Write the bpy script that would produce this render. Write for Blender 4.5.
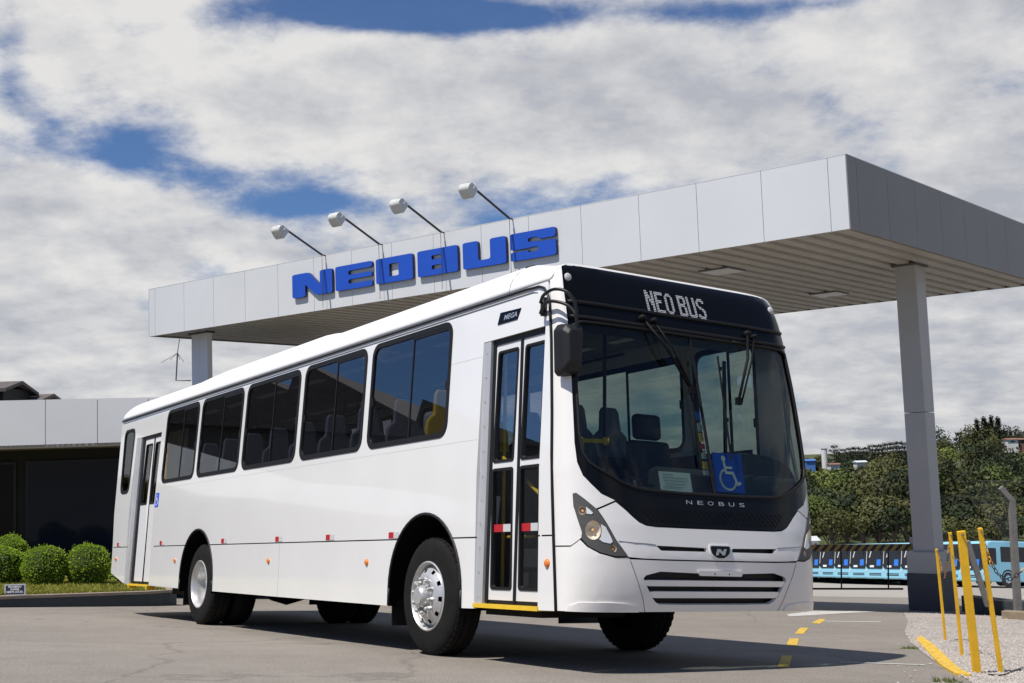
import bpy, bmesh, math, random
from mathutils import Vector, Matrix
from mathutils.geometry import tessellate_polygon
random.seed(7)
SC = bpy.context.scene
COL = SC.collection
for o in list(bpy.data.objects): bpy.data.objects.remove(o)

# ------------------------------------------------------------------ camera
CAMZ = 0.737
F = 1247.5
cam_d = bpy.data.cameras.new('camera'); cam = bpy.data.objects.new('camera', cam_d); COL.objects.link(cam)
SC.camera = cam
cam_d.sensor_width = 36; cam_d.sensor_fit = 'HORIZONTAL'; cam_d.lens = F*36/1024
cam_d.clip_start = .1; cam_d.clip_end = 5000
# camera axes (x right, y down, z forward) written in the world
CX = Vector((.99935671, .00344387, -.03569738))
CY = Vector((-.03586312, .09596653, -.99473829))
CZ = Vector((0, .9953786, .0960283))
cam.matrix_world = Matrix.Translation((0, 0, CAMZ)) @ Matrix((
    (CX.x, -CY.x, -CZ.x, 0), (CX.y, -CY.y, -CZ.y, 0), (CX.z, -CY.z, -CZ.z, 0), (0, 0, 0, 1)))
CAM = Vector((0, 0, CAMZ))

# ------------------------------------------------------------------ light
to_sun = Vector((-.43, -.36, 1.05)).normalized()
elev = math.asin(to_sun.z); azim = math.atan2(to_sun.x, to_sun.y)
sd = bpy.data.lights.new('sun', 'SUN'); sun = bpy.data.objects.new('sun', sd); COL.objects.link(sun)
sd.energy = 5.0; sd.angle = math.radians(.6); sd.color = (1, .955, .89)
sun.rotation_euler = to_sun.to_track_quat('Z', 'Y').to_euler()
SC.view_settings.view_transform = 'Standard'; SC.view_settings.look = 'None'
SC.view_settings.exposure = .06; SC.view_settings.gamma = 1
SC.render.engine = 'CYCLES'
SC.cycles.max_bounces = 10; SC.cycles.transparent_max_bounces = 24; SC.cycles.caustics_reflective = False

world = bpy.data.worlds.new('World'); SC.world = world; world.use_nodes = True
def build_world():
    nt = world.node_tree; N = nt.nodes; L = nt.links
    for n in list(N): N.remove(n)
    out = N.new('ShaderNodeOutputWorld'); bg = N.new('ShaderNodeBackground'); bg.inputs[1].default_value = .1
    L.new(bg.outputs[0], out.inputs[0])
    sky = N.new('ShaderNodeTexSky'); sky.sky_type = 'NISHITA'; sky.sun_disc = False
    sky.sun_elevation = elev; sky.sun_rotation = azim; sky.air_density = 1.0; sky.dust_density = .6; sky.ozone_density = 2.5; sky.altitude = 700
    tc = N.new('ShaderNodeTexCoord'); D = tc.outputs['Generated']
    def m(op, a, b=None, c=None, clamp=False):
        n = N.new('ShaderNodeMath'); n.operation = op; n.use_clamp = clamp
        for i, v in enumerate((a, b, c)):
            if v is None: continue
            if isinstance(v, (int, float)): n.inputs[i].default_value = v
            else: L.new(v, n.inputs[i])
        return n.outputs[0]
    def rng(v, a, b, c, d, smooth=False):
        n = N.new('ShaderNodeMapRange'); L.new(v, n.inputs[0])
        if smooth: n.interpolation_type = 'SMOOTHSTEP'
        for i, q in enumerate((a, b, c, d)): n.inputs[i+1].default_value = q
        return n.outputs[0]
    sep = N.new('ShaderNodeSeparateXYZ'); L.new(D, sep.inputs[0])
    az = m('ARCTAN2', sep.outputs[0], sep.outputs[1]); el = m('ARCSINE', sep.outputs[2])
    # cloud layer seen in perspective: flatter towards the horizon
    zz = m('ADD', m('MAXIMUM', sep.outputs[2], 0), .30)
    cmb = N.new('ShaderNodeCombineXYZ')
    L.new(m('DIVIDE', sep.outputs[0], zz), cmb.inputs[0]); L.new(m('DIVIDE', sep.outputs[1], zz), cmb.inputs[1])
    cmb.inputs[2].default_value = 3.7
    def noise(vec, scale, detail, rough, dist=0, off=(0, 0, 0), lac=2.0):
        mp = N.new('ShaderNodeMapping'); mp.inputs['Location'].default_value = off; L.new(vec, mp.inputs[0])
        n = N.new('ShaderNodeTexNoise'); n.inputs['Scale'].default_value = scale; n.inputs['Detail'].default_value = detail
        n.inputs['Roughness'].default_value = rough; n.inputs['Distortion'].default_value = dist; n.inputs['Lacunarity'].default_value = lac
        L.new(mp.outputs[0], n.inputs['Vector']); return n.outputs[0]
    P = cmb.outputs[0]
    n1 = noise(P, 2.1, 12, .60, .0, (1.3, .4, 0))
    n2 = noise(P, 2.1, 12, .60, .0, (1.3-.035, .4+.05, .02))      # the same field, a step nearer the sun
    n3 = noise(P, 1.2, 3, .5, .0, (9, 2, 1))
    n4 = noise(P, 7.5, 8, .62, .2, (4, 7, 2))
    def blob(px, py, sx, sy, amp):      # a patch in one direction of the sky dome
        d = (CX*((px-512)/F) + CY*((py-341.5)/F) + CZ).normalized()
        a = m('DIVIDE', m('SUBTRACT', az, math.atan2(d.x, d.y)), sx/F); e = m('DIVIDE', m('SUBTRACT', el, math.asin(d.z)), sy/F)
        r = m('ADD', m('MULTIPLY', a, a), m('MULTIPLY', e, e))
        return m('MULTIPLY', m('EXPONENT', m('MULTIPLY', r, -1)), amp)
    tot = m('ADD', m('ADD', .575, m('MULTIPLY', m('SUBTRACT', n1, .5), 1.9)), m('MULTIPLY', m('SUBTRACT', n3, .5), .55))
    tot = m('ADD', tot, m('MULTIPLY', m('SUBTRACT', n4, .5), .26))
    tot = m('ADD', tot, rng(sep.outputs[2], .40, .65, 0, -.34)); tot = m('ADD', tot, rng(sep.outputs[1], -.3, .4, -.26, 0))  # clouds thinned overhead and behind the camera to lower the ambient light
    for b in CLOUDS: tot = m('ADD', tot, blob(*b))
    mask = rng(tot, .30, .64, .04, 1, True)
    diff = m('MULTIPLY', m('SUBTRACT', n2, n1), -3.6)
    lum = m('ADD', rng(tot, .50, 1.0, .90, .66), diff)
    lum = m('ADD', lum, m('MULTIPLY', m('SUBTRACT', n3, .5), -.7)); lum = m('ADD', lum, m('MULTIPLY', m('SUBTRACT', n4, .5), .32))
    for b in LIT: lum = m('ADD', lum, blob(*b))
    mixc = N.new('ShaderNodeMixRGB'); mixc.inputs[1].default_value = (4.5, 4.65, 5.1, 1); mixc.inputs[2].default_value = (7.6, 7.5, 7.35, 1)
    L.new(rng(lum, .45, 1.12, 0, 1), mixc.inputs[0])
    hs = N.new('ShaderNodeMixRGB'); hs.blend_type = 'MULTIPLY'; hs.inputs[0].default_value = 1; hs.inputs[2].default_value = SKYTINT
    L.new(sky.outputs[0], hs.inputs[1])
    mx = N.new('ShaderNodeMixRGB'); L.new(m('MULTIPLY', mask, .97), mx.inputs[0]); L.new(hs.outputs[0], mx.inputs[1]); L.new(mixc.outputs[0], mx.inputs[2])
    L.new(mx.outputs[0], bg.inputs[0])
SKYTINT = (.40, .60, .86, 1)
CLOUDS = [(-1337, -40, 420, 260, -.34), (132, 152, 40, 20, -.30), (215, 176, 80, 18, -.14), (300, 205, 90, 14, -.24), (375, 12, 120, 26, -.60), (500, 16, 180, 12, -.24), (730, 12, 90, 12, -.22), (250, 4, 50, 14, -.16), (10, 60, 18, 34, -.16),  # first entry thins unseen clouds at left, darkening the bus window reflections
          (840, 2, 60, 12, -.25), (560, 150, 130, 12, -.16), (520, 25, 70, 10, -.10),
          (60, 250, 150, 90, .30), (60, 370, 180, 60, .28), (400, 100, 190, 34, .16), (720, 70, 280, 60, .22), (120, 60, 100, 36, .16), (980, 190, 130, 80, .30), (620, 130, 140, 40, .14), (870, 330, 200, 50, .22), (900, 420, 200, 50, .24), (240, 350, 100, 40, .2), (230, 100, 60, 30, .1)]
LIT = [(105, 185, 50, 30, .40), (60, 250, 110, 60, .22), (40, 360, 120, 40, .22), (240, 270, 50, 20, .25), (160, 40, 120, 30, .10), (700, 130, 160, 50, -.12), (850, 100, 120, 50, .08), (870, 400, 120, 50, -.15), (60, 200, 60, 20, -.1)]
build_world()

# ------------------------------------------------------------------ materials
MATS = {}
def nodes(name):
    m = bpy.data.materials.new(name); m.use_nodes = True
    nt = m.node_tree; b = nt.nodes['Principled BSDF']; MATS[name] = m
    return m, nt, b
def mat(name, col, rough=.5, metal=0, coat=0, noise=None, bump=None, emit=None, spec=None):
    """noise=(scale, amount[, detail]) varies the colour; bump=(scale, strength)"""
    m, nt, b = nodes(name); N = nt.nodes; L = nt.links
    b.inputs['Base Color'].default_value = (*col, 1); b.inputs['Roughness'].default_value = rough
    b.inputs['Metallic'].default_value = metal; b.inputs['Coat Weight'].default_value = coat
    b.inputs['Coat Roughness'].default_value = .04
    if spec is not None: b.inputs['Specular IOR Level'].default_value = spec
    if emit: b.inputs['Emission Color'].default_value = (*emit[0], 1); b.inputs['Emission Strength'].default_value = emit[1]
    tc = N.new('ShaderNodeTexCoord')
    if noise:
        n = N.new('ShaderNodeTexNoise'); n.inputs['Scale'].default_value = noise[0]; n.inputs['Detail'].default_value = noise[2] if len(noise) > 2 else 5
        n.inputs['Roughness'].default_value = .6
        L.new(tc.outputs['Object'], n.inputs['Vector'])
        r = N.new('ShaderNodeMapRange'); L.new(n.outputs[0], r.inputs[0]); r.inputs[1].default_value = .3; r.inputs[2].default_value = .7
        r.inputs[3].default_value = 1-noise[1]; r.inputs[4].default_value = 1+noise[1]
        mu = N.new('ShaderNodeMixRGB'); mu.blend_type = 'MULTIPLY'; mu.inputs[0].default_value = 1; mu.inputs[1].default_value = (*col, 1)
        L.new(r.outputs[0], mu.inputs[2]); L.new(mu.outputs[0], b.inputs['Base Color'])
    if bump:
        n = N.new('ShaderNodeTexNoise'); n.inputs['Scale'].default_value = bump[0]; n.inputs['Detail'].default_value = 4
        L.new(tc.outputs['Object'], n.inputs['Vector'])
        bp = N.new('ShaderNodeBump'); bp.inputs['Strength'].default_value = bump[1]; bp.inputs['Distance'].default_value = .02
        L.new(n.outputs[0], bp.inputs['Height']); L.new(bp.outputs[0], b.inputs['Normal'])
    return m
def glass(name, tint, refl=1.0, rough=0.0):
    m, nt, b = nodes(name); N = nt.nodes; L = nt.links
    out = N['Material Output']; N.remove(b)
    tr = N.new('ShaderNodeBsdfTransparent'); tr.inputs[0].default_value = (*tint, 1)
    gl = N.new('ShaderNodeBsdfGlossy'); gl.inputs['Roughness'].default_value = rough
    gl.inputs[0].default_value = (.93, .96, 1, 1)
    fr = N.new('ShaderNodeFresnel'); fr.inputs[0].default_value = 1.5
    mu = N.new('ShaderNodeMath'); mu.operation = 'MULTIPLY'; mu.inputs[1].default_value = refl; mu.use_clamp = True
    mx = N.new('ShaderNodeMixShader')
    L.new(fr.outputs[0], mu.inputs[0]); L.new(mu.outputs[0], mx.inputs[0]); L.new(tr.outputs[0], mx.inputs[1]); L.new(gl.outputs[0], mx.inputs[2])
    L.new(mx.outputs[0], out.inputs[0])
    return m
WHITE = mat('white_paint', (.80, .795, .78), .22, coat=1, noise=(1.3, .022), bump=(1.6, .03))
WHITE_F = mat('white_paint_front_shade', (.80, .775, .74), .25, coat=.5, noise=(2, .02))  # same white as the sides, warmed to offset the blue shade in front
ROOFW = mat('roof_white', (.80, .80, .79), .35, noise=(1.2, .02))
BLACK = mat('black_trim', (.008, .008, .009), .4, spec=.35)
RUBBER = mat('window_rubber', (.009, .009, .010), .55, spec=.3)
GLOSSB = mat('gloss_black', (.004, .004, .004), .16, spec=.22)
DARKP = mat('dark_plastic', (.012, .012, .013), .5, bump=(90, .08), spec=.35)
GREYP = mat('grey_plastic', (.13, .13, .135), .4)
BEZEL = mat('lamp_bezel', (.085, .083, .08), .5, spec=.3)
REFL = mat('lamp_reflector', (.90, .88, .84), .35, metal=.35)
BADGE = mat('badge_grey', (.42, .42, .41), .3, metal=.5)
MESHB = mat('grille_black', (.004, .004, .004), .6)
CHROME = mat('chrome', (.75, .75, .74), .3, metal=.7)
MIRR = mat('mirror_face', (.8, .8, .8), .02, metal=1)
SILVER = mat('silver_rim', (.58, .58, .57), .38, metal=.55, noise=(9, .10))
ALU = mat('aluminium_strip', (.55, .56, .57), .42, metal=.4, noise=(6, .05))
TYRE = mat('tyre_rubber', (.010, .0095, .009), .85, noise=(7, .3), bump=(30, .12), spec=.2)
UNDER = mat('chassis_black', (.008, .0075, .007), .8, noise=(4, .3), spec=.2)
YEL = mat('yellow_paint', (.78, .50, .03), .45, noise=(8, .08))
YPOST = mat('yellow_post_paint', (.80, .46, .015), .45, noise=(5, .12), bump=(30, .1))
RED = mat('red_reflector', (.45, .02, .03), .3)
REFW = mat('silver_reflector', (.55, .55, .55), .35)
AMBER = mat('amber_lens', (.75, .20, .02), .2, coat=.5)
BLUE = mat('sign_blue', (.015, .10, .62), .35)
SIGNW = mat('sign_white', (.8, .8, .8), .5)
PAPER = mat('paper', (.75, .80, .78), .6)
LED = mat('led_dots', (.35, .35, .35), .5, emit=((.85, .88, 1), .3))
WIPER = mat('wiper_black', (.006, .006, .006), .6, spec=.15)
SGLASS = glass('tinted_side_glass', (.38, .38, .41), .24)
DGLASS = glass('door_glass', (.66, .70, .70), .3)
WGLASS = glass('windscreen_glass', (.56, .66, .62), .65)
LENS = glass('lamp_lens', (.97, .93, .85), .15)
INT_D = mat('interior_dark', (.035, .035, .038), .6)
INT_G = mat('interior_grey', (.16, .16, .17), .6)
SEATB = mat('seat_blue', (.03, .05, .12), .7, noise=(20, .2))
SEATG = mat('seat_shell_grey', (.15, .17, .21), .45)
SEATY = mat('seat_yellow', (.70, .50, .02), .4)
DASH = mat('dashboard', (.05, .055, .06), .55)
LETTER = mat('letter_blue', (.012, .075, .46), .38, noise=(2, .06))
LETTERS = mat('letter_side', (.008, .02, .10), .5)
ACMW = mat('composite_panel_brightened', (.80, .80, .80), .4, noise=(.7, .03))  # panel whitened to make up for grazing light on the office fascia
ACM = mat('composite_panel', (.62, .63, .64), .38, noise=(.7, .03))
ACMG = mat('composite_panel_shaded', (.20, .195, .19), .5, noise=(.8, .05))  # panel colour darkened to carry the shade on the canopy ends
JOINT = mat('panel_joint', (.10, .10, .10), .8)
SOFFIT = mat('soffit_metal', (.40, .385, .345), .55, noise=(2.5, .10))
COLM = mat('column_grey', (.43, .42, .41), .5, noise=(1.2, .06))
COLD = mat('column_dark_base', (.055, .058, .075), .6, noise=(3, .12))
LAMPW = mat('floodlight_housing', (.55, .55, .53), .4, noise=(5, .08))
CONC = mat('concrete', (.17, .165, .155), .85, noise=(8, .15), bump=(30, .2))
WOOD = mat('weathered_wood', (.24, .19, .13), .85, noise=(9, .2))
SKYBLUE = mat('fleet_blue_paint', (.27, .60, .76), .35, coat=.3)
FGLASS = glass('fleet_glass', (.16, .18, .19), .8)
FDARK = mat('fleet_dark', (.015, .016, .018), .4)
DGLAZE = mat('dark_glazing', (.006, .007, .009), .05, spec=.12)
GLAZE2 = mat('dark_glazing_reflection', (.010, .014, .026), .05, spec=.16)  # bluish tint stands in for a faint reflection in the panes
WALLD = mat('dark_wall', (.012, .012, .011), .8)
EAVE = mat('eave_underside', (.16, .145, .115), .7)
WALLG = mat('retaining_wall_grey', (.040, .050, .055), .7, noise=(3, .15))
CAP = mat('kerb_cap', (.30, .24, .19), .8, noise=(6, .15))
ROOFB = mat('brown_roof', (.11, .095, .085), .8, noise=(5, .2))
HALL = mat('hall_cladding', (.06, .058, .055), .7, noise=(.6, .2))
TRUNK = mat('tree_bark', (.10, .08, .06), .9)

def asphalt_mat():
    m, nt, b = nodes('asphalt'); N = nt.nodes; L = nt.links
    b.inputs['Roughness'].default_value = .85
    tc = N.new('ShaderNodeTexCoord')
    def nz(s, d, r=.6):
        n = N.new('ShaderNodeTexNoise'); n.inputs['Scale'].default_value = s; n.inputs['Detail'].default_value = d; n.inputs['Roughness'].default_value = r
        L.new(tc.outputs['Object'], n.inputs['Vector']); return n.outputs[0]
    def ramp(src, pts):
        r = N.new('ShaderNodeValToRGB'); L.new(src, r.inputs[0]); e = r.color_ramp.elements
        e[0].position, e[0].color = pts[0][0], (*pts[0][1], 1); e[1].position, e[1].color = pts[1][0], (*pts[1][1], 1)
        return r.outputs[0]
    base = ramp(nz(.22, 6), [(.35, (.222, .196, .168)), (.68, (.270, .241, .207))])
    fine = ramp(nz(70, 4, .85), [(.35, (.50, .50, .50)), (.65, (1.42, 1.42, 1.40))])
    spots = ramp(nz(2.1, 8, .65), [(.28, (.88, .88, .88)), (.60, (1.04, 1.04, 1.04))])
    m1 = N.new('ShaderNodeMixRGB'); m1.blend_type = 'MULTIPLY'; m1.inputs[0].default_value = 1; L.new(base, m1.inputs[1]); L.new(fine, m1.inputs[2])
    m2 = N.new('ShaderNodeMixRGB'); m2.blend_type = 'MULTIPLY'; m2.inputs[0].default_value = 1; L.new(m1.outputs[0], m2.inputs[1]); L.new(spots, m2.inputs[2])
    # a few thin cracks
    vo = N.new('ShaderNodeTexVoronoi'); vo.feature = 'DISTANCE_TO_EDGE'; vo.inputs['Scale'].default_value = .32
    wob = N.new('ShaderNodeTexNoise'); wob.inputs['Scale'].default_value = 1.6; wob.inputs['Detail'].default_value = 5; L.new(tc.outputs['Object'], wob.inputs['Vector'])
    mxv = N.new('ShaderNodeMixRGB'); mxv.inputs[0].default_value = .35; L.new(tc.outputs['Object'], mxv.inputs[1]); L.new(wob.outputs[1], mxv.inputs[2])
    L.new(mxv.outputs[0], vo.inputs['Vector'])
    cr = N.new('ShaderNodeMapRange'); L.new(vo.outputs['Distance'], cr.inputs[0]); cr.inputs[1].default_value = .0; cr.inputs[2].default_value = .006; cr.inputs[3].default_value = .72; cr.inputs[4].default_value = 1
    m3 = N.new('ShaderNodeMixRGB'); m3.blend_type = 'MULTIPLY'; m3.inputs[0].default_value = 1; L.new(m2.outputs[0], m3.inputs[1]); L.new(cr.outputs[0], m3.inputs[2])
    L.new(m3.outputs[0], b.inputs['Base Color'])
    bp = N.new('ShaderNodeBump'); bp.inputs['Strength'].default_value = .35; bp.inputs['Distance'].default_value = .006
    L.new(nz(110, 3, .8), bp.inputs['Height']); L.new(bp.outputs[0], b.inputs['Normal'])
    return m
ASPH = asphalt_mat()
LOT = mat('pale_concrete_lot', (.36, .33, .29), .85, noise=(.3, .06))
KERBY = mat('worn_kerb_yellow', (.66, .42, .05), .7, noise=(16, .45, 8), bump=(40, .3))
def speckle(name, cols, scale, bump=.6):
    m, nt, b = nodes(name); N = nt.nodes; L = nt.links; b.inputs['Roughness'].default_value = .9
    tc = N.new('ShaderNodeTexCoord'); vo = N.new('ShaderNodeTexVoronoi'); vo.inputs['Scale'].default_value = scale
    L.new(tc.outputs['Object'], vo.inputs['Vector'])
    sp = N.new('ShaderNodeSeparateXYZ'); L.new(vo.outputs['Color'], sp.inputs[0])
    r = N.new('ShaderNodeValToRGB'); L.new(sp.outputs[0], r.inputs[0])
    e = r.color_ramp.elements; e[0].color = (*cols[0], 1); e[1].color = (*cols[-1], 1)
    for i, c in enumerate(cols[1:-1]):
        k = e.new((i+1)/(len(cols)-1)); k.color = (*c, 1)
    n = N.new('ShaderNodeTexNoise'); n.inputs['Scale'].default_value = 1.1; n.inputs['Detail'].default_value = 5; L.new(tc.outputs['Object'], n.inputs['Vector'])
    mr = N.new('ShaderNodeMapRange'); L.new(n.outputs[0], mr.inputs[0]); mr.inputs[1].default_value = .3; mr.inputs[2].default_value = .7; mr.inputs[3].default_value = .82; mr.inputs[4].default_value = 1.1
    mu = N.new('ShaderNodeMixRGB'); mu.blend_type = 'MULTIPLY'; mu.inputs[0].default_value = 1; L.new(r.outputs[0], mu.inputs[1]); L.new(mr.outputs[0], mu.inputs[2])
    L.new(mu.outputs[0], b.inputs['Base Color'])
    bp = N.new('ShaderNodeBump'); bp.inputs['Strength'].default_value = bump; bp.inputs['Distance'].default_value = .02
    L.new(vo.outputs['Distance'], bp.inputs['Height']); L.new(bp.outputs[0], b.inputs['Normal'])
    return m
GRAVEL = speckle('gravel', [(.23, .20, .17), (.40, .36, .32), (.30, .26, .23), (.50, .455, .41)], 30)
STONE = mat('pale_stone', (.42, .38, .34), .9, noise=(40, .35))
def leafmat(name, c1, c2, transl=.25, var=(.62, 1.9)):
    m, nt, b = nodes(name); N = nt.nodes; L = nt.links; b.inputs['Roughness'].default_value = .6
    b.inputs['Specular IOR Level'].default_value = .25
    g = N.new('ShaderNodeNewGeometry')
    r = N.new('ShaderNodeValToRGB'); L.new(g.outputs['Random Per Island'], r.inputs[0])
    e = r.color_ramp.elements; e[0].color = (*c1, 1); e[1].color = (*c2, 1)
    oi = N.new('ShaderNodeTexCoord'); n = N.new('ShaderNodeTexNoise'); n.inputs['Scale'].default_value = .07; n.inputs['Detail'].default_value = 1; L.new(oi.outputs['Object'], n.inputs['Vector'])
    mr = N.new('ShaderNodeMapRange'); L.new(n.outputs[0], mr.inputs[0]); mr.inputs[1].default_value = .36; mr.inputs[2].default_value = .62; mr.inputs[3].default_value = var[0]; mr.inputs[4].default_value = var[1]
    mu = N.new('ShaderNodeMixRGB'); mu.blend_type = 'MULTIPLY'; mu.inputs[0].default_value = 1; L.new(r.outputs[0], mu.inputs[1]); L.new(mr.outputs[0], mu.inputs[2])
    L.new(mu.outputs[0], b.inputs['Base Color'])
    tr = N.new('ShaderNodeBsdfTranslucent'); L.new(mu.outputs[0], tr.inputs[0])
    mx = N.new('ShaderNodeMixShader'); mx.inputs[0].default_value = transl
    L.new(b.outputs[0], mx.inputs[1]); L.new(tr.outputs[0], mx.inputs[2]); L.new(mx.outputs[0], N['Material Output'].inputs[0])
    return m
LEAFBOX = leafmat('boxwood_leaf', (.24, .37, .022), (.42, .56, .06), .3, (.95, 1.05))
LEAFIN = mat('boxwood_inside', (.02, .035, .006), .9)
LEAFD = leafmat('leaf_dark', (.018, .026, .010), (.028, .038, .014), .12)
LEAFO = leafmat('leaf_olive', (.054, .058, .018), (.086, .086, .028), .15)
LEAFG = leafmat('leaf_green', (.070, .090, .020), (.105, .128, .030), .2)
LEAFP = leafmat('leaf_pine', (.010, .016, .009), (.022, .030, .014), .1)
GRASS = leafmat('grass_blade', (.19, .22, .03), (.36, .35, .06), .25, (.9, 1.1))
SOIL = mat('grass_soil', (.20, .18, .04), .95, noise=(5, .3))
HILLM = mat('hill_ground', (.055, .072, .02), .95, noise=(.08, .3))

# ------------------------------------------------------------------ helpers
class MB:
    def __init__(s): s.v = []; s.f = []; s.mi = []
    def add(s, vs, fs, mi=0):
        k = len(s.v); s.v += [tuple(v) for v in vs]; s.f += [tuple(k+i for i in f) for f in fs]; s.mi += [mi]*len(fs)
    def box(s, c, d, rz=0, mi=0, mtx=None):
        x, y, z = d[0]/2, d[1]/2, d[2]/2
        vs = [Vector((sx*x, sy*y, sz*z)) for sz in (-1, 1) for sy in (-1, 1) for sx in (-1, 1)]
        M = mtx or Matrix.Rotation(rz, 3, 'Z')
        s.add([M @ v + Vector(c) for v in vs], [(0, 2, 3, 1), (4, 5, 7, 6), (0, 1, 5, 4), (2, 6, 7, 3), (0, 4, 6, 2), (1, 3, 7, 5)], mi)
    def tube(s, pts, r, n=8, mi=0, cap=True):
        pts = [Vector(p) for p in pts]; rs = r if isinstance(r, (list, tuple)) else [r]*len(pts)
        rings = []; up = None
        for i, p in enumerate(pts):
            t = (pts[min(i+1, len(pts)-1)]-pts[max(i-1, 0)]).normalized()
            if up is None:
                up = t.orthogonal().normalized()
            else:
                up = (up - t*up.dot(t)); up = up.normalized() if up.length > 1e-6 else t.orthogonal().normalized()
            sd_ = t.cross(up)
            rings.append([p+(up*math.cos(2*math.pi*k/n)+sd_*math.sin(2*math.pi*k/n))*rs[i] for k in range(n)])
        vs = [v for ring in rings for v in ring]; fs = []
        for i in range(len(pts)-1):
            for k in range(n):
                a = i*n+k; b = i*n+(k+1) % n; fs.append((a, b, b+n, a+n))
        if cap: fs += [tuple(range(n))[::-1], tuple(range((len(pts)-1)*n, len(pts)*n))]
        s.add(vs, fs, mi)
    def lathe(s, prof, axis_o, axis, n=40, mi=0, close=False):
        """prof = [(radius, offset along axis)]"""
        ax = Vector(axis).normalized(); u = ax.orthogonal().normalized(); w = ax.cross(u); o = Vector(axis_o)
        vs = [o+ax*h+(u*math.cos(2*math.pi*k/n)+w*math.sin(2*math.pi*k/n))*r for r, h in prof for k in range(n)]
        fs = []; m_ = len(prof)
        for i in range(m_ if close else m_-1):
            for k in range(n):
                a = i*n+k; b = i*n+(k+1) % n; j = ((i+1) % m_)*n
                fs.append((a, b, j+(k+1) % n, j+k))
        s.add(vs, fs, mi)
    def build(s, name, mats, parent=None, smooth=False, bevel=0):
        me = bpy.data.meshes.new(name); me.from_pydata(s.v, [], s.f)
        for m_ in (mats if isinstance(mats, (list, tuple)) else [mats]): me.materials.append(m_)
        me.polygons.foreach_set('material_index', s.mi)
        if smooth: me.shade_smooth() if hasattr(me, 'shade_smooth') else me.polygons.foreach_set('use_smooth', [True]*len(me.polygons))
        me.validate(); me.update()
        o = bpy.data.objects.new(name, me); COL.objects.link(o)
        if parent: o.parent = parent
        if bevel:
            b = o.modifiers.new('bevel', 'BEVEL'); b.width = bevel; b.segments = 2; b.limit_method = 'ANGLE'
        return o
def tag(o, label=None, cat=None, group=None, kind=None):
    if label: o['label'] = label
    if cat: o['category'] = cat
    if group: o['group'] = group
    if kind: o['kind'] = kind
    return o
def thing(name, loc, label, cat, group=None, rz=0):
    o = bpy.data.objects.new(name, None); COL.objects.link(o); o.location = loc; o.rotation_euler = (0, 0, rz)
    o.empty_display_size = .2
    return tag(o, label, cat, group)
def fix_normals(o, ang=None):
    bm = bmesh.new(); bm.from_mesh(o.data); bmesh.ops.recalc_face_normals(bm, faces=bm.faces[:]); bm.to_mesh(o.data); bm.free()
def rrect(x0, x1, y0, y1, r, n=5):
    pts = []
    for cx, cy, a0 in ((x1-r, y1-r, 0), (x0+r, y1-r, 90), (x0+r, y0+r, 180), (x1-r, y0+r, 270)):
        for k in range(n+1):
            a = math.radians(a0+90*k/n); pts.append((cx+r*math.cos(a), cy+r*math.sin(a)))
    return pts
def circ(cx, cy, r, n=20, ry=None):
    return [(cx+r*math.cos(2*math.pi*k/n), cy+(ry or r)*math.sin(2*math.pi*k/n)) for k in range(n)]
def rpoly(pts, r, n=4):
    """round the corners of a polygon"""
    out = []; m_ = len(pts)
    for i in range(m_):
        p = Vector(pts[i]); a = Vector(pts[i-1])-p; b = Vector(pts[(i+1) % m_])-p
        rr = min(r, a.length*.45, b.length*.45); a.normalize(); b.normalize()
        p0 = p+a*rr; p1 = p+b*rr
        for k in range(n+1):
            t = k/n; q = p0*(1-t)**2+p*2*t*(1-t)+p1*t*t; out.append((q.x, q.y))
    return out
def panel(name, outer, holes, mapf, mats, parent=None, thick=.02, cutx=(), cuty=(), smooth=True, d0=0, back=True):
    bm = bmesh.new(); es = []
    for loop in [outer]+list(holes):
        q = []
        for x, y in loop:
            if not q or (x-q[-1][0])**2+(y-q[-1][1])**2 > 1e-9: q.append((x, y))
        if (q[0][0]-q[-1][0])**2+(q[0][1]-q[-1][1])**2 < 1e-9: q.pop()
        vs = [bm.verts.new((x, y, 0)) for x, y in q]
        es += [bm.edges.new((vs[i], vs[(i+1) % len(vs)])) for i in range(len(vs))]
    bmesh.ops.triangle_fill(bm, use_beauty=True, use_dissolve=False, edges=es)
    for x in cutx: bmesh.ops.bisect_plane(bm, geom=bm.verts[:]+bm.edges[:]+bm.faces[:], plane_co=(x, 0, 0), plane_no=(1, 0, 0), dist=1e-5)
    for y in cuty: bmesh.ops.bisect_plane(bm, geom=bm.verts[:]+bm.edges[:]+bm.faces[:], plane_co=(0, y, 0), plane_no=(0, 1, 0), dist=1e-5)
    bmesh.ops.recalc_face_normals(bm, faces=bm.faces[:])
    bm.faces.ensure_lookup_table()
    if thick:
        r = bmesh.ops.extrude_face_region(bm, geom=bm.faces[:])
        for v in [g for g in r['geom'] if isinstance(g, bmesh.types.BMVert)]: v.co.z = 1
        zf = {}
    for v in bm.verts:
        v.co = mapf(v.co.x, v.co.y, d0-(thick if v.co.z > .5 else 0)) if thick else mapf(v.co.x, v.co.y, d0)
    bmesh.ops.recalc_face_normals(bm, faces=bm.faces[:])
    me = bpy.data.meshes.new(name); bm.to_mesh(me); bm.free()
    for m_ in (mats if isinstance(mats, (list, tuple)) else [mats]): me.materials.append(m_)
    o = bpy.data.objects.new(name, me); COL.objects.link(o)
    if parent: o.parent = parent
    if smooth:
        for p in me.polygons: p.use_smooth = True
        me.set_sharp_from_angle(angle=math.radians(35))
    return o
def frange(a, b, s):
    n = max(1, round((b-a)/s)); return [a+(b-a)*k/n for k in range(1, n)]
_txt = {}
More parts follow.
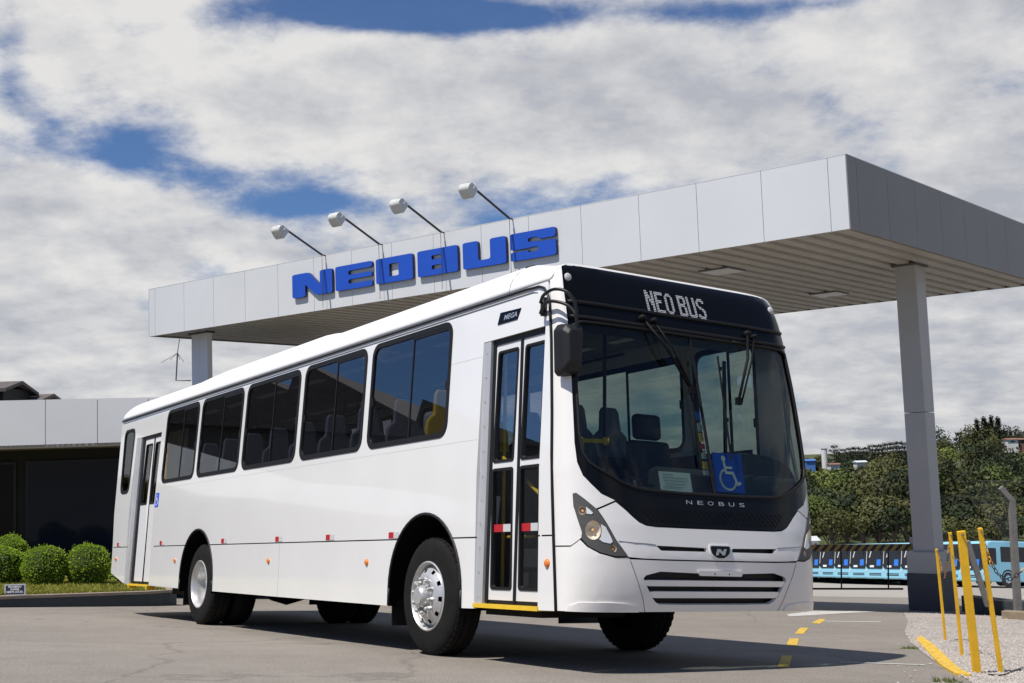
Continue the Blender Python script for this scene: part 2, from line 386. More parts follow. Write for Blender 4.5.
def text_loops(s, size=1, bold=0, space=1.0, shear=0):
    """triangles of a text in the xy plane, from Blender's own font"""
    cu = bpy.data.curves.new('t', 'FONT'); cu.body = s; cu.size = size; cu.offset = bold; cu.space_character = space; cu.shear = shear
    cu.align_x = 'CENTER'; cu.align_y = 'CENTER'; cu.resolution_u = 3
    o = bpy.data.objects.new('t', cu); COL.objects.link(o)
    dg = bpy.context.evaluated_depsgraph_get(); me = bpy.data.meshes.new_from_object(o.evaluated_get(dg))
    vs = [tuple(v.co) for v in me.vertices]; fs = [tuple(p.vertices) for p in me.polygons]
    bpy.data.objects.remove(o); bpy.data.curves.remove(cu); bpy.data.meshes.remove(me)
    return vs, fs
def text_mesh(name, s, size, mapf, m_, parent, bold=0, space=1, shear=0, w=None):
    vs, fs = text_loops(s, size, bold, space, shear); k = 1
    if w: xs = [v[0] for v in vs]; k = w/(max(xs)-min(xs))
    mb = MB(); mb.add([mapf(v[0]*k, v[1]) for v in vs], fs)
    return mb.build(name, m_, parent)
def lerp(x, T):
    if x <= T[0][0]: return T[0][1]
    for (x0, y0), (x1, y1) in zip(T, T[1:]):
        if x <= x1: return y0+(y1-y0)*(x-x0)/(x1-x0)
    return T[-1][1]
def sstep(a, b, x):
    t = min(1, max(0, (x-a)/(b-a))); return t*t*(3-2*t)

# ------------------------------------------------------------------ terrain
CANS = 1.6
CANC = Vector((3.26567678, 11.78286297, 2.82823189))*CANS+Vector((0, 0, CAMZ))     # near upper corner of the canopy
CU = Vector((-.775684573, .631120784, 0)); CV = Vector((.631120784, .775684573, 0))   # along the front, and away from us
CH = 1.16; CL = 18.15; CW = 9.93
COL1 = CANC+CU*.90+CV*4.72; COL2 = CANC+CU*17.1+CV*.85
def zg(x, y):
    xc = max(-60, min(90, x)); yc = max(-30, min(116, y))
    z = -.04986*xc-.08566*yc
    z += .12*math.exp(-((x-COL1.x)**2+(y-COL1.y)**2)/32)
    t = sstep(118, 290, y); z += t*(7.4+.062*max(-60, min(160, x-60)))
    t = sstep(290, 420, y); z -= t*6
    return z
def ray(px, py): return CX*((px-512)/F)+CY*((py-341.5)/F)+CZ
def gp(px, py, dz=0):
    """ground point seen at a pixel of the photograph (used for surveying the site)"""
    r = ray(px, py); t = 2.0; step = .05
    while t < 400:
        P = CAM+r*t
        if P.z < zg(P.x, P.y)+dz:
            lo, hi = t-step, t
            for _ in range(30):
                mi = (lo+hi)/2; P = CAM+r*mi
                if P.z < zg(P.x, P.y)+dz: hi = mi
                else: lo = mi
            return CAM+r*hi
        step = max(.05, t*.01); t += step
    return CAM+r*t
def at(px, py, depth): return CAM+ray(px, py)*depth
def sheet(name, poly, m_, lift, kind='structure', step=1.0, parent=None):
    loops = [[Vector((x, y, 0)) for x, y in poly]]
    bm = bmesh.new(); vs = [bm.verts.new(v) for v in loops[0]]
    for t in tessellate_polygon(loops):
        try: bm.faces.new([vs[i] for i in t])
        except ValueError: pass
    xs = [p[0] for p in poly]; ys = [p[1] for p in poly]
    for x in frange(min(xs), max(xs), step): bmesh.ops.bisect_plane(bm, geom=bm.verts[:]+bm.edges[:]+bm.faces[:], plane_co=(x, 0, 0), plane_no=(1, 0, 0))
    for y in frange(min(ys), max(ys), step): bmesh.ops.bisect_plane(bm, geom=bm.verts[:]+bm.edges[:]+bm.faces[:], plane_co=(0, y, 0), plane_no=(0, 1, 0))
    for v in bm.verts: v.co.z = zg(v.co.x, v.co.y)+lift
    bmesh.ops.recalc_face_normals(bm, faces=bm.faces[:])
    me = bpy.data.meshes.new(name); bm.to_mesh(me); bm.free(); me.materials.append(m_)
    o = bpy.data.objects.new(name, me); COL.objects.link(o)
    if kind: o['kind'] = kind
    return o
def ground():
    def axis(a, b, fine0, fine1, f, c):
        out = []; x = a
        while x < b:
            out.append(x); x += f if fine0 <= x < fine1 else c
        return out+[b]
    xs = axis(-600, 700, -20, 40, 1.0, 10); ys = axis(-60, 1500, 0, 45, 1.0, 8)
    vs = [(x, y, zg(x, y)) for y in ys for x in xs]; n = len(xs)
    fs = [(j*n+i, j*n+i+1, (j+1)*n+i+1, (j+1)*n+i) for j in range(len(ys)-1) for i in range(n-1)]
    mi = [0 if ys[j] < 44 else (1 if ys[j] < 128 else 2) for j in range(len(ys)-1) for i in range(n-1)]
    mb = MB(); mb.add(vs, fs); mb.mi = mi
    o = mb.build('ground', [ASPH, LOT, HILLM], smooth=True); o['kind'] = 'structure'
ground()
# ------------------------------------------------------------------ the bus
def I_(c): return lerp(c, [(0, 0), (1.5, 0), (2.9, .06), (2.97, .07), (3.2, .11)])
def A_(c): return lerp(c, [(.40, -.29), (.45, -.32), (.55, -.355), (.7, -.38), (.85, -.39), (1.07, -.37), (1.27, -.33), (1.76, -.23), (2.1, -.155), (2.62, -.04), (2.75, .0), (2.92, .06), (3.05, .11), (3.12, .16), (3.2, .3)])
def E_(c): return lerp(c, [(.40, -.02), (.96, .02), (1.9, .08), (2.5, .135), (2.83, .185), (2.97, .22), (3.2, .34)])
def S_(h, c):
    t = min(1, abs(h)/1.25); A = A_(c); k = min(1, max(0, (c-1.0)/1.3)); p = 4+4*k; q = .4-.1*k
    return Vector((1.25+h*(1.25-I_(c))/1.25, A+(E_(c)-A)*(1-max(0, 1-t**p)**q), c))
def front(h, c, d):
    h = max(-1.25, min(1.25, h)); e = .01
    hh = max(-1.235, min(1.235, h))
    du = S_(hh+e, c)-S_(hh-e, c); dv = S_(hh, c+.03)-S_(hh, c-.03)
    n = du.cross(dv).normalized()          # points forward and outwards
    if abs(h) > 1.245: n = Vector((math.copysign(1, h), -.15, 0)).normalized()
    return S_(h, c)+n*d
def side(a, c, d): return Vector((I_(c)-d, a, c))
def far(a, c, d): return Vector((2.5-I_(c)+d, a, c))
def ctop(h): t = min(1, abs(h)/1.25); return 2.985+.168*(1-t**12)**.5
FX = [-1.245, -1.235, -1.22, -1.2, -1.17, -1.13, -1.08, -1.02, -.95, -.87]+[-.8+.1*k for k in range(17)]+[.87, .95, 1.02, 1.08, 1.13, 1.17, 1.2, 1.22, 1.235, 1.245]
FY = [.42+.06*k for k in range(46)]
def fpanel(name, outer, holes, m_, parent, thick=.02, d0=0, **k):
    xs = [p[0] for p in outer]; ys = [p[1] for p in outer]
    return panel(name, outer, holes, front, m_, parent, thick, [x for x in FX if min(xs) < x < max(xs)], [y for y in FY if min(ys) < y < max(ys)], d0=d0, **k)
def mir(pts): return [(-x, y) for x, y in pts][::-1]
def both(pts): return pts+mir(pts)          # pts runs down one half

bus = bpy.data.objects.new('city_bus', None); COL.objects.link(bus)
tag(bus, 'large white city bus parked in front of the canopy, facing the camera', 'bus')
BA = Vector((-.54253038, .83884051, -.04480385)); BB = Vector((.83856978, .53766239, -.08786281)); BU = Vector((.04961354, .0852394, .99512449))
BT = Vector((.23044663, 9.2487638, -1.54077449))+CAM
bus.matrix_world = Matrix(((BB.x, BA.x, BU.x, BT.x), (BB.y, BA.y, BU.y, BT.y), (BB.z, BA.z, BU.z, BT.z), (0, 0, 0, 1)))
LB = 12.27
WIN = [(1.715, 3.30), (3.415, 4.965), (5.08, 6.72), (6.83, 8.37), (8.48, 9.88)]
RF, RR, R_ = 2.04, 8.10, .503
def arch(cx, r, n=18, base=.40, flat=1.0):
    pts = [(cx-r, base)]
    for k in range(n+1):
        a = math.pi-math.pi*k/n; pts.append((cx+r*math.cos(a), .56+r*math.sin(a)*flat))
    return pts+[(cx+r, base)]
ARF = (RF, .66); ARR = (RR, .64)
def archx(cx, r, c): # half-chord at height c
    s = min(1, (c-.56)/r); return cx-r*math.cos(math.asin(s)), cx+r*math.cos(math.asin(s))
WG = 1.0       # waist gap
GY = [1.5, 1.62, 2.9]
def sidepanel(name, outer, holes, mapf, thick=.025):
    return panel(name, outer, holes, mapf, WHITE, bus, thick, [], [c for c in GY], smooth=True)
fr_edge = [(E_(c)+.02, c) for c in (3.0, 2.9, 2.83, 2.4, 1.9, 1.4, WG)]
D1 = (.245, 1.175); D2 = (10.10, 11.33); DT = 2.62
def upper(doors):
    a0, a1 = archx(*ARF, WG); b0, b1 = archx(*ARR, WG)
    pts = [(LB, 2.985), (LB-.17, WG)]
    if doors: pts += [(D2[1], WG), (D2[1], DT), (D2[0], DT), (D2[0], WG)]
    def ap(cx, r):
        s = math.asin((WG-.56)/r); return [(cx+r*math.cos(s+(math.pi-2*s)*k/12), .56+r*math.sin(s+(math.pi-2*s)*k/12)) for k in range(13)]
    pts += ap(*ARR)+ap(*ARF)
    if doors: pts += [(D1[1], WG), (D1[1], DT), (D1[0], DT), (D1[0], WG)]
    pts += [(x, min(y, 2.985)) for x, y in fr_edge[::-1]]
    return pts
holes = [rrect(a, b, 1.865, 2.905, .13) for a, b in WIN]+[rpoly([(11.46, 1.80), (11.93, 1.80), (12.03, 2.80), (11.46, 2.80)], .14)]
sidepanel('side_panel', upper(True), holes, side)
def skirts(mapf, doors):
    z = WG-.012
    def sk(a): return lerp(a, [(0, .445), (1.2, .425), (2.7, .40), (8.7, .436), (11.39, .464)])
    segs = []
    def bot(a, b): return [(b, sk(b)), (a, sk(a))]
    f0, f1 = ARF[0]-ARF[1], ARF[0]+ARF[1]; r0, r1 = ARR[0]-ARR[1], ARR[0]+ARR[1]
    def q(cx, r, side_):   # arch edge from waist down to skirt
        s0 = math.asin((z-.56)/r); out = []
        for k in range(9):
            s = s0*(1-k/8); out.append((cx+side_*r*math.cos(s), .56+r*math.sin(s)))
        return out
    fe = [(.0+E_(c)+.02, c) for c in (z, .7, .46)]
    if doors:
        segs.append(fe+[(fe[-1][0], sk(0))]+[(D1[0], sk(.2)), (D1[0], z)])
        segs.append([(D1[1], z), (D1[1], sk(1.2))]+[(f0, sk(f0))]+q(*ARF, -1)[::-1])
        segs.append(q(*ARR, 1)+[(r1, sk(r1)), (D2[0], sk(D2[0])), (D2[0], z)])
        segs.append([(D2[1], z), (D2[1], .464), (11.39, .464), (12.09, .605), (LB-.17, z)])
    else:
        segs.append(fe+[(fe[-1][0], sk(0)), (f0, sk(f0))]+q(*ARF, -1)[::-1])
        segs.append(q(*ARR, 1)+[(r1, sk(r1)), (11.39, .464), (12.09, .605), (LB-.17, z)])
    mid = q(*ARF, 1)+[(f1, sk(f1)), (5.35, sk(5)), (5.35, z)]
    mid2 = [(5.356, z), (5.356, sk(5)), (r0, sk(r0))]+q(*ARR, -1)[::-1]
    return segs+[mid, mid2]
for s in skirts(side, True): panel('skirt_panel', s, [], side, WHITE, bus, .025)
FW = [(.42, 1.28), (1.42, 3.30), (3.415, 4.965), (5.08, 6.72), (6.83, 8.37), (8.48, 9.88), (9.99, 11.6)]
fholes = [rrect(a, b, (1.60 if i == 0 else 1.865), 2.80, .13) for i, (a, b) in enumerate(FW)]
sidepanel('side_panel', upper(False), fholes, far)
for s in skirts(far, False): panel('skirt_panel', s, [], far, WHITE, bus, .025)
# dark backing strips behind the waist gap and around the front seam
g = MB()
for a, b in ((.1, D1[0]), (D1[1]+.01, 1.55), (2.55, 7.6), (8.6, D2[0]-.01), (D2[1]+.01, 12.0)):
    g.box((.035, (a+b)/2, WG-.006), (.01, b-a, .05)); g.box((2.465, (a+b)/2, WG-.006), (.01, b-a, .05))
g.build('waist_seal', BLACK, bus)

# roof
def roof_c(h, a, a0=None):
    t = min(1, abs(h)/1.18); full = 2.985+.37*(1-t**3.6)**.5
    fr = 2.985+.168*(1-t**12)**.5
    
    if a0 is None: a0 = S_(1.25*t, fr).y
    k = sstep(0, 1, (a-a0)/(1.7-1.25*t)); return fr*(1-k)+full*k
rv = []; rf = []; hs = [-1.18*math.cos(math.pi*k/44) for k in range(45)]; us = [0, .02, .05, .09, .14, .2, .3, .4, .55, .75]+[1+.5*k for k in range(22)]+[11.7, 11.9, 12.0, 12.08, 12.13]
for u in us:
    for h in hs:
        t = h/1.18; a0 = S_(1.25*t, 2.985+.168*(1-min(1, abs(t))**12)**.5).y; a = a0+(12.28-a0)*(u/12.13)
        e = max(0, a-12.06)/.22; c = roof_c(h, a)-.10*(1-math.sqrt(max(0, 1-e*e)))*(1-abs(t)**8)
        rv.append((1.25+h, a, c))
n = len(hs)
for j in range(len(us)-1):
    for i in range(n-1): rf.append((j*n+i, j*n+i+1, (j+1)*n+i+1, (j+1)*n+i))
mb = MB(); mb.add(rv, rf); roof = mb.build('roof', ROOFW, bus, smooth=True)
sm = roof.modifiers.new('solid', 'SOLIDIFY'); sm.thickness = .03; sm.offset = -1
# low fairing along the middle of the roof
hv = []; hf = []; fa = [4.95, 5.0, 5.15, 5.4, 7, 8.6, 9.3, 9.75, 9.95, 10.0]; fz = [0, .015, .05, .07, .07, .07, .05, .025, .005, -.01]; fh = [-.86, -.84, -.78, -.6, -.3, 0, .3, .6, .78, .84, .86]; fk = [-.3, .2, .75, 1, 1, 1, 1, 1, .75, .2, -.3]
for a, z in zip(fa, fz):
    for h, k in zip(fh, fk): hv.append((1.25+h, a, roof_c(h, a)+z*k+.004))
n = len(fh)
for j in range(len(fa)-1):
    for i in range(n-1): hf.append((j*n+i, j*n+i+1, (j+1)*n+i+1, (j+1)*n+i))
mb = MB(); mb.add(hv, hf); mb.build('roof_fairing', ROOFW, bus, smooth=True)
mb = MB()
for h in (-.97,): mb.tube([(1.25+h, .9, roof_c(h, .9)+.003), (1.25+h*.93, .86, roof_c(h*.93, .86)+.003)], .004, 6)
mb.tube([(1.25+hh, .82-.0*hh, roof_c(hh, .82)+.001) for hh in [-1.18, -1.17, -1.15, -1.1, -1.0, -.8, -.5, -.2, .2, .5, .8, 1.0, 1.1, 1.15, 1.18]], .0035, 5)
mb.build('roof_seam', BLACK, bus)
mb = MB(); mb.tube([(.9, 1.35, 3.2), (.9, 1.5, 3.45)], [.004, .003], 6); mb.lathe([(0, .03), (.02, .03), (.03, 0), (0, 0)], (.9, 1.35, 3.19), (0, 0, 1), 10); mb.build('antenna', BLACK, bus)

# rear end, floor, inner skin
mb = MB()
rp = [(2.985, 12.27), (2.2, 12.20), (1.0, 12.10), (.605, 12.09), (.464, 11.39)]
for (c0, a0), (c1, a1) in zip(rp, rp[1:]):
    mb.add([(I_(c0), a0, c0), (2.5-I_(c0), a0, c0), (2.5-I_(c1), a1, c1), (I_(c1), a1, c1)], [(0, 1, 2, 3)])
mb.add([(I_(2.985)+.0, 12.27, 2.985), (.2, 12.275, 3.1), (1.25, 12.275, 3.1), (2.3, 12.275, 3.1), (2.43, 12.27, 2.985)], [(0, 1, 2, 3, 4)])
mb.build('rear_panel', WHITE, bus)
mb = MB()
mb.box((1.25, 6.6, .92), (1.15, 10.7, .05)); mb.box((1.55, .75, .92), (1.8, 1.0, .05))
for x_ in (.37, 2.13):
    for a_, b_ in ((2.80, 7.35), (8.85, 10.0)): mb.box((x_, (a_+b_)/2, .92), (.6, b_-a_, .05))
    for a_ in (RF, RR): mb.box((x_, a_, 1.26), (.6, 1.5, .04))
mb.box((.5, .72, .55), (.85, .85, .03)); mb.box((.62, .72, .73), (.5, .8, .36))
mb.box((.5, 10.6, .55), (.85, .95, .03))
mb.build('floor', INT_D, bus)
mb = MB()
mb.box((1.25, 6.5, 2.93), (2.0, 11.2, .02)); mb.build('ceiling_lining', INT_G, bus)
mb = MB()
for k in range(9):
    for xx in (.62, 1.88): mb.box((xx, 1.4+1.2*k, 2.912), (.10, .85, .01))
mb.build('ceiling_lamp', SIGNW, bus)
mb = MB()    # inner wall lining below and between the windows
for x in (.055, 2.445):
    for a, b in ((1.45 if x < 1 else .5, 10.0 if x < 1 else 12.0),): mb.box((x, (a+b)/2, 1.54), (.012, b-a, .56))
mb.box((1.25, 12.02, 1.95), (2.3, .02, 2.1))
mb.build('wall_lining', INT_D, bus)

# side glazing
def window(a, b, z0, z1, mapf, r=.13, divide=True, gl=SGLASS):
    f = panel('window', rrect(a+.001, b-.001, z0+.001, z1-.001, r), [rrect(a+.045, b-.045, z0+.05, z1-.05, r-.04)], mapf, RUBBER, bus, .03, cuty=[], d0=.008)
    gp_ = panel('window_pane', rrect(a+.04, b-.04, z0+.045, z1-.045, r-.035), [], mapf, gl, f, 0, d0=-.006, smooth=False)
    if divide:
        m_ = (a+b)/2-.06; mm = MB()
        P = [mapf(m_+s*.009, c, dd) for s in (-1, 1) for c in (z0+.04, z1-.04) for dd in (-.02, .0)]
        mm.add(P, [(0, 1, 3, 2), (4, 6, 7, 5), (0, 4, 5, 1), (2, 3, 7, 6), (1, 5, 7, 3), (0, 2, 6, 4)])
        # top rail of the sliding half and its latch
        for (u0, u1, w0, w1) in ((a+.05, m_, z1-.075, z1-.05), (a+.05, a+.075, z0+.42, z0+.50), (b-.075, b-.05, z0+.42, z0+.5)):
            P = [mapf(u, c, dd) for u in (u0, u1) for c in (w0, w1) for dd in (-.015, .006)]
            mm.add(P, [(0, 1, 3, 2), (4, 6, 7, 5), (0, 4, 5, 1), (2, 3, 7, 6), (1, 5, 7, 3), (0, 2, 6, 4)])
        mm.build('window_divider', RUBBER, f)
    return f
for a, b in WIN: window(a, b, 1.865, 2.905, side)
q = rpoly([(11.46, 1.80), (11.93, 1.80), (12.03, 2.80), (11.46, 2.80)], .14)
q2 = rpoly([(11.50, 1.845), (11.895, 1.845), (11.985, 2.755), (11.50, 2.755)], .11)
f = panel('window', q, [q2], side, RUBBER, bus, .03, d0=.008)
panel('window_pane', rpoly([(11.49, 1.835), (11.905, 1.835), (11.995, 2.765), (11.49, 2.765)], .11), [], side, SGLASS, f, 0, d0=-.006, smooth=False)
CLEARG = glass('far_side_glass', (.50, .58, .55), .5)
LINER = mat('arch_liner', (.004, .004, .004), .9, spec=.1)
for i, (a, b) in enumerate(FW): window(a, b, 1.60 if i == 0 else 1.865, 2.80, far, gl=CLEARG if i < 2 else SGLASS)

# doors
def box8(mapf, a0, a1, c0, c1, d0, d1):
    P = [mapf(a, c, d) for a in (a0, a1) for c in (c0, c1) for d in (d0, d1)]
    return P, [(0, 1, 3, 2), (4, 6, 7, 5), (0, 4, 5, 1), (2, 3, 7, 6), (1, 5, 7, 3), (0, 2, 6, 4)]
DOORM = mat('door_leaf_paint', (.70, .70, .70), .35, coat=.3)
def leaf(a0, a1, glasses, tape=None, cant=0):
    mf = lambda a, c, d: side(a, c, d-.04)
    d = panel('door', [(a0, .50), (a1, .50), (a1, 2.575), (a0, 2.575)], [rrect(*g, .03, 3) for g in glasses], mf, DOORM, bus, .035)
    for g_ in glasses:
        r = panel('door_seal', rrect(*g_, .03, 3), [rrect(g_[0]+.022, g_[1]-.022, g_[2]+.022, g_[3]-.022, .02, 3)], mf, RUBBER, d, .03, d0=.006)
        panel('door_pane', rrect(g_[0]+.02, g_[1]-.02, g_[2]+.02, g_[3]-.02, .02, 3), [], mf, DGLASS, d, 0, d0=-.012, smooth=False)
    if tape:
        g_ = tape; w = (g_[1]-g_[0]-.05)/2
        t = MB(); t.add(*box8(mf, g_[0]+.025+w, g_[1]-.025, 1.035, 1.095, -.011, -.008)); t.build('reflective_tape', RED, d)
        t = MB(); t.add(*box8(mf, g_[0]+.025, g_[0]+.02+w, 1.035, 1.095, -.011, -.008)); t.build('reflective_tape', REFW, d)
    return d
leaf(.25, .608, [(.283, .578, 1.59, 2.52), (.283, .578, .58, 1.545)], (.283, .578))
leaf(.640, 1.02, [(.672, .990, 1.59, 2.52), (.672, .990, .58, 1.545)], (.672, .990))
leaf(10.14, 10.50, [(10.19, 10.46, 1.60, 2.50)])
leaf(10.53, 10.98, [(10.60, 10.92, 1.60, 2.50)])
mb = MB()    # seals and surround of the doors
for a0, a1 in ((.608, .640), (1.02, 1.058), (10.50, 10.53), (10.98, 11.09)): mb.add(*box8(side, a0, a1, .48, 2.60, -.10, -.028))
for a0, a1 in ((.245, 1.06), (10.10, 11.12)): mb.add(*box8(side, a0, a1, 2.575, 2.62, -.11, -.03)); mb.add(*box8(side, a0, a1, .47, .50, -.10, -.04))
mb.build('door_surround', BLACK, bus)
mb = MB()
for a0, a1 in ((1.06, 1.175), (11.10, 11.33)):
    mb.add(*box8(side, a0, a1, .45, 2.62, -.05, -.004))
mb.build('door_jamb', ALU, bus)
mb = MB()
for a0 in (1.12, 11.2):
    for k in range(11): c = .52+.2*k; P = side(a0, c, -.004); mb.lathe([(0, .004), (.006, .003), (.008, 0)], P, (-1, 0, 0), 8)
mb.build('rivets', CHROME, bus)
mb = MB(); mb.add(*box8(side, .235, 1.18, .435, .468, -.16, .012)); mb.build('step_edge', YEL, bus)
mb = MB(); mb.add(*box8(side, 10.10, 11.12, .435, .460, -.10, .02)); mb.add(*box8(side, 11.03, 11.06, .40, .437, -.10, .018)); mb.add(*box8(side, 10.14, 10.18, .395, .437, -.10, .018)); mb.build('step_edge', YEL, bus)

# drip rail and front seam
path = [(I_(2.97)-.012, a, 2.965) for a in (12.26, 9, 6, 3, 1, .55)]+[(I_(2.97)-.012, .36, 2.957), (I_(2.93)-.012, .28, 2.93), (I_(2.88)-.01, .225, 2.87)]+[(I_(c)-.008, E_(c)+.012, c) for c in (2.8, 2.5, 2.2, 1.9, 1.6, 1.3, .96, .7, .445)]
mb = MB(); mb.tube(path, .0105, 8); mb.tube([(2.5-p[0], p[1], p[2]) for p in path], .0105, 8); mb.build('drip_rail', BLACK, bus, smooth=True)
mb = MB(); mb.tube([(I_(2.93)-.006, a, 2.925) for a in (12.2, 6, 1, .45)]+[(I_(2.93)-.004, .38, 2.91)], .0035, 6); mb.build('drip_rail', GREYP, bus)

# ---- front face
pill = [(1.25, c) for c in (2.985, 2.6, 2.2, 1.8, 1.4, 1.1, .919)]+[(1.221, .919), (1.172, .975)]
lampedge = [(1.166, 1.011), (1.188, 1.107), (1.206, 1.204), (1.208, 1.296), (1.192, 1.303), (1.078, 1.189)]
mask_side = [(1.14, 3.122), (1.18, 3.112), (1.19, 3.085), (1.194, 3.04), (1.196, 2.7), (1.196, 2.3), (1.195, 1.95), (1.192, 1.68), (1.18, 1.53), (1.15, 1.43), (1.10, 1.367), (1.035, 1.297), (.935, 1.252)]
top = [(h, ctop(h)) for h in (0, .3, .6, .85, 1.0, 1.1, 1.16, 1.2, 1.225, 1.24)]
def half_pillar(s):
    pts = [(h, c) for h, c in top]+pill+lampedge+mask_side[::-1][0:]+[(.8, 3.122), (.4, 3.124), (0, 3.125)]
    return [(s*h, c) for h, c in pts]
for s in (-1, 1): fpanel('front_pillar', half_pillar(s), [], WHITE_F, bus, .03)
# black mask with the windscreen opening
glas = [(1.155, 2.60), (1.163, 2.4), (1.167, 2.1), (1.163, 1.75), (1.142, 1.60), (1.105, 1.53), (1.045, 1.485), (.874, 1.393), (.76, 1.355), (.65, 1.34), (.3, 1.33), (0, 1.328)]
glas_top = [(0, 2.635), (.5, 2.635), (.95, 2.632), (1.09, 2.628)]
mask = [(0, 3.125), (.4, 3.124), (.8, 3.122)]+mask_side+[(.85, 1.19), (.80, 1.145), (.756, 1.108), (.70, 1.085), (.62, 1.073), (.3, 1.07), (0, 1.07)]
gl_half = glas_top+glas
m_ = fpanel('front_mask', both(mask[1:-1]), [both(gl_half[1:-1])], GLOSSB, bus, .03)
fpanel('windscreen', both([(x*1.006, y) for x, y in gl_half[1:-1]]), [], WGLASS, bus, 0, d0=-.012)
mb = MB()      # the two horizontal ribs above the windscreen and the rubber round the glass
for c, r in ((2.79, .016), (2.665, .016)):
    hs_ = [-1.18+2.36*k/40 for k in range(41)]; mb.tube([front(h, c, .004) for h in hs_], r, 8)
loop = both(gl_half[1:-1])
loop2 = []
for i, p in enumerate(loop):
    q_ = loop[(i+1) % len(loop)]
    for k in range(4): loop2.append((p[0]+(q_[0]-p[0])*k/4, p[1]+(q_[1]-p[1])*k/4))
mb.tube([front(h, c, .002) for h, c in loop2+[loop2[0]]], .013, 6)
mb.build('windscreen_rubber', RUBBER, bus, smooth=True)
mb = MB(); mb.tube([front(0.03, 2.63-.1*k, -.01) for k in range(14)], .014, 6); mb.build('windscreen_bar', BLACK, bus)
# destination box behind the mask glass, with the dot lettering
FONT = {'N': ["1..1", "11.1", "1111", "1.11", "1..1"], 'E': ["1111", "1...", "111.", "1...", "1111"], 'O': [".11.", "1..1", "1..1", "1..1", ".11."],
        'B': ["111.", "1..1", "111.", "1..1", "111."], 'U': ["1..1", "1..1", "1..1", "1..1", ".11."], 'S': [".111", "1...", ".11.", "...1", "111."]}
GL = {'N': ["11...11", "111..11", "111..11", "1111.11", "1111.11", "11.1111", "11.1111", "11..111", "11..111", "11...11", "11...11", "11...11", "11...11"],
      'E': ["1111111", "1111111", "11.....", "11.....", "11.....", "11111..", "11111..", "11.....", "11.....", "11.....", "11.....", "1111111", "1111111"],
      'O': ["..111..", ".11111.", "11...11", "11...11", "11...11", "11...11", "11...11", "11...11", "11...11", "11...11", "11...11", ".11111.", "..111.."],
      'B': ["111111.", "1111111", "11...11", "11...11", "11...11", "111111.", "111111.", "11...11", "11...11", "11...11", "11...11", "1111111", "111111."],
      'U': ["11...11", "11...11", "11...11", "11...11", "11...11", "11...11", "11...11", "11...11", "11...11", "11...11", "11...11", "1111111", ".11111."],
      'S': ["..1111.", ".111111", "11...11", "11.....", "11.....", ".111...", "..1111.", "....111", ".....11", ".....11", "11...11", "111111.", ".11111."]}
DP = .0132; u = -.372; mb = MB()
for ch in 'NEO BUS':
    if ch == ' ':
        u += DP*2.8; mb.build('destination_lettering', LED, bus); mb = MB(); continue
    for r_, row in enumerate(GL[ch]):
        for c_, b_ in enumerate(row):
            if b_ == '1':
                h = u+c_*DP; c = 2.985-r_*DP*1.10
                mb.add([front(h+dx, c+dy, .0015) for dx, dy in ((-.0048, -.0040), (.0048, -.0040), (.0048, .0040), (-.0048, .0040))], [(0, 1, 2, 3)])
    u += DP*8.1
mb.build('destination_lettering', LED, bus)
for s in (-1, 1):
    mb = MB(); P = front(s*1.15, 3.0, .004); mb.lathe([(0, .012), (.018, .011), (.03, .006), (.035, 0)], P, (0, -1, .1), 16); mb.build('clearance_lamp', REFW, bus, smooth=True)
# NEOBUS lettering below the glass
MM = lambda w0: (lambda x, y: front(w0+x, 1.262+y, .003))
for i, ch in enumerate('NEOBUS'):
    text_mesh('badge_letter', ch, .044, MM(-.255+.108*i), BADGE, bus, w=.058)
mb = MB()     # diamond mesh in the black part
for k in range(-16, 17):
    for s in (-1, 1):
        pts = []
        for j in range(5):
            c = 1.10+.026*j; h = k*.052+s*.026*j
            if abs(h) < .64+(c-1.10)*1.3: pts.append(front(h, c, .002))
        if len(pts) > 1: mb.tube(pts, .0022, 4)
mb.build('mesh_grille', GLOSSB, bus)

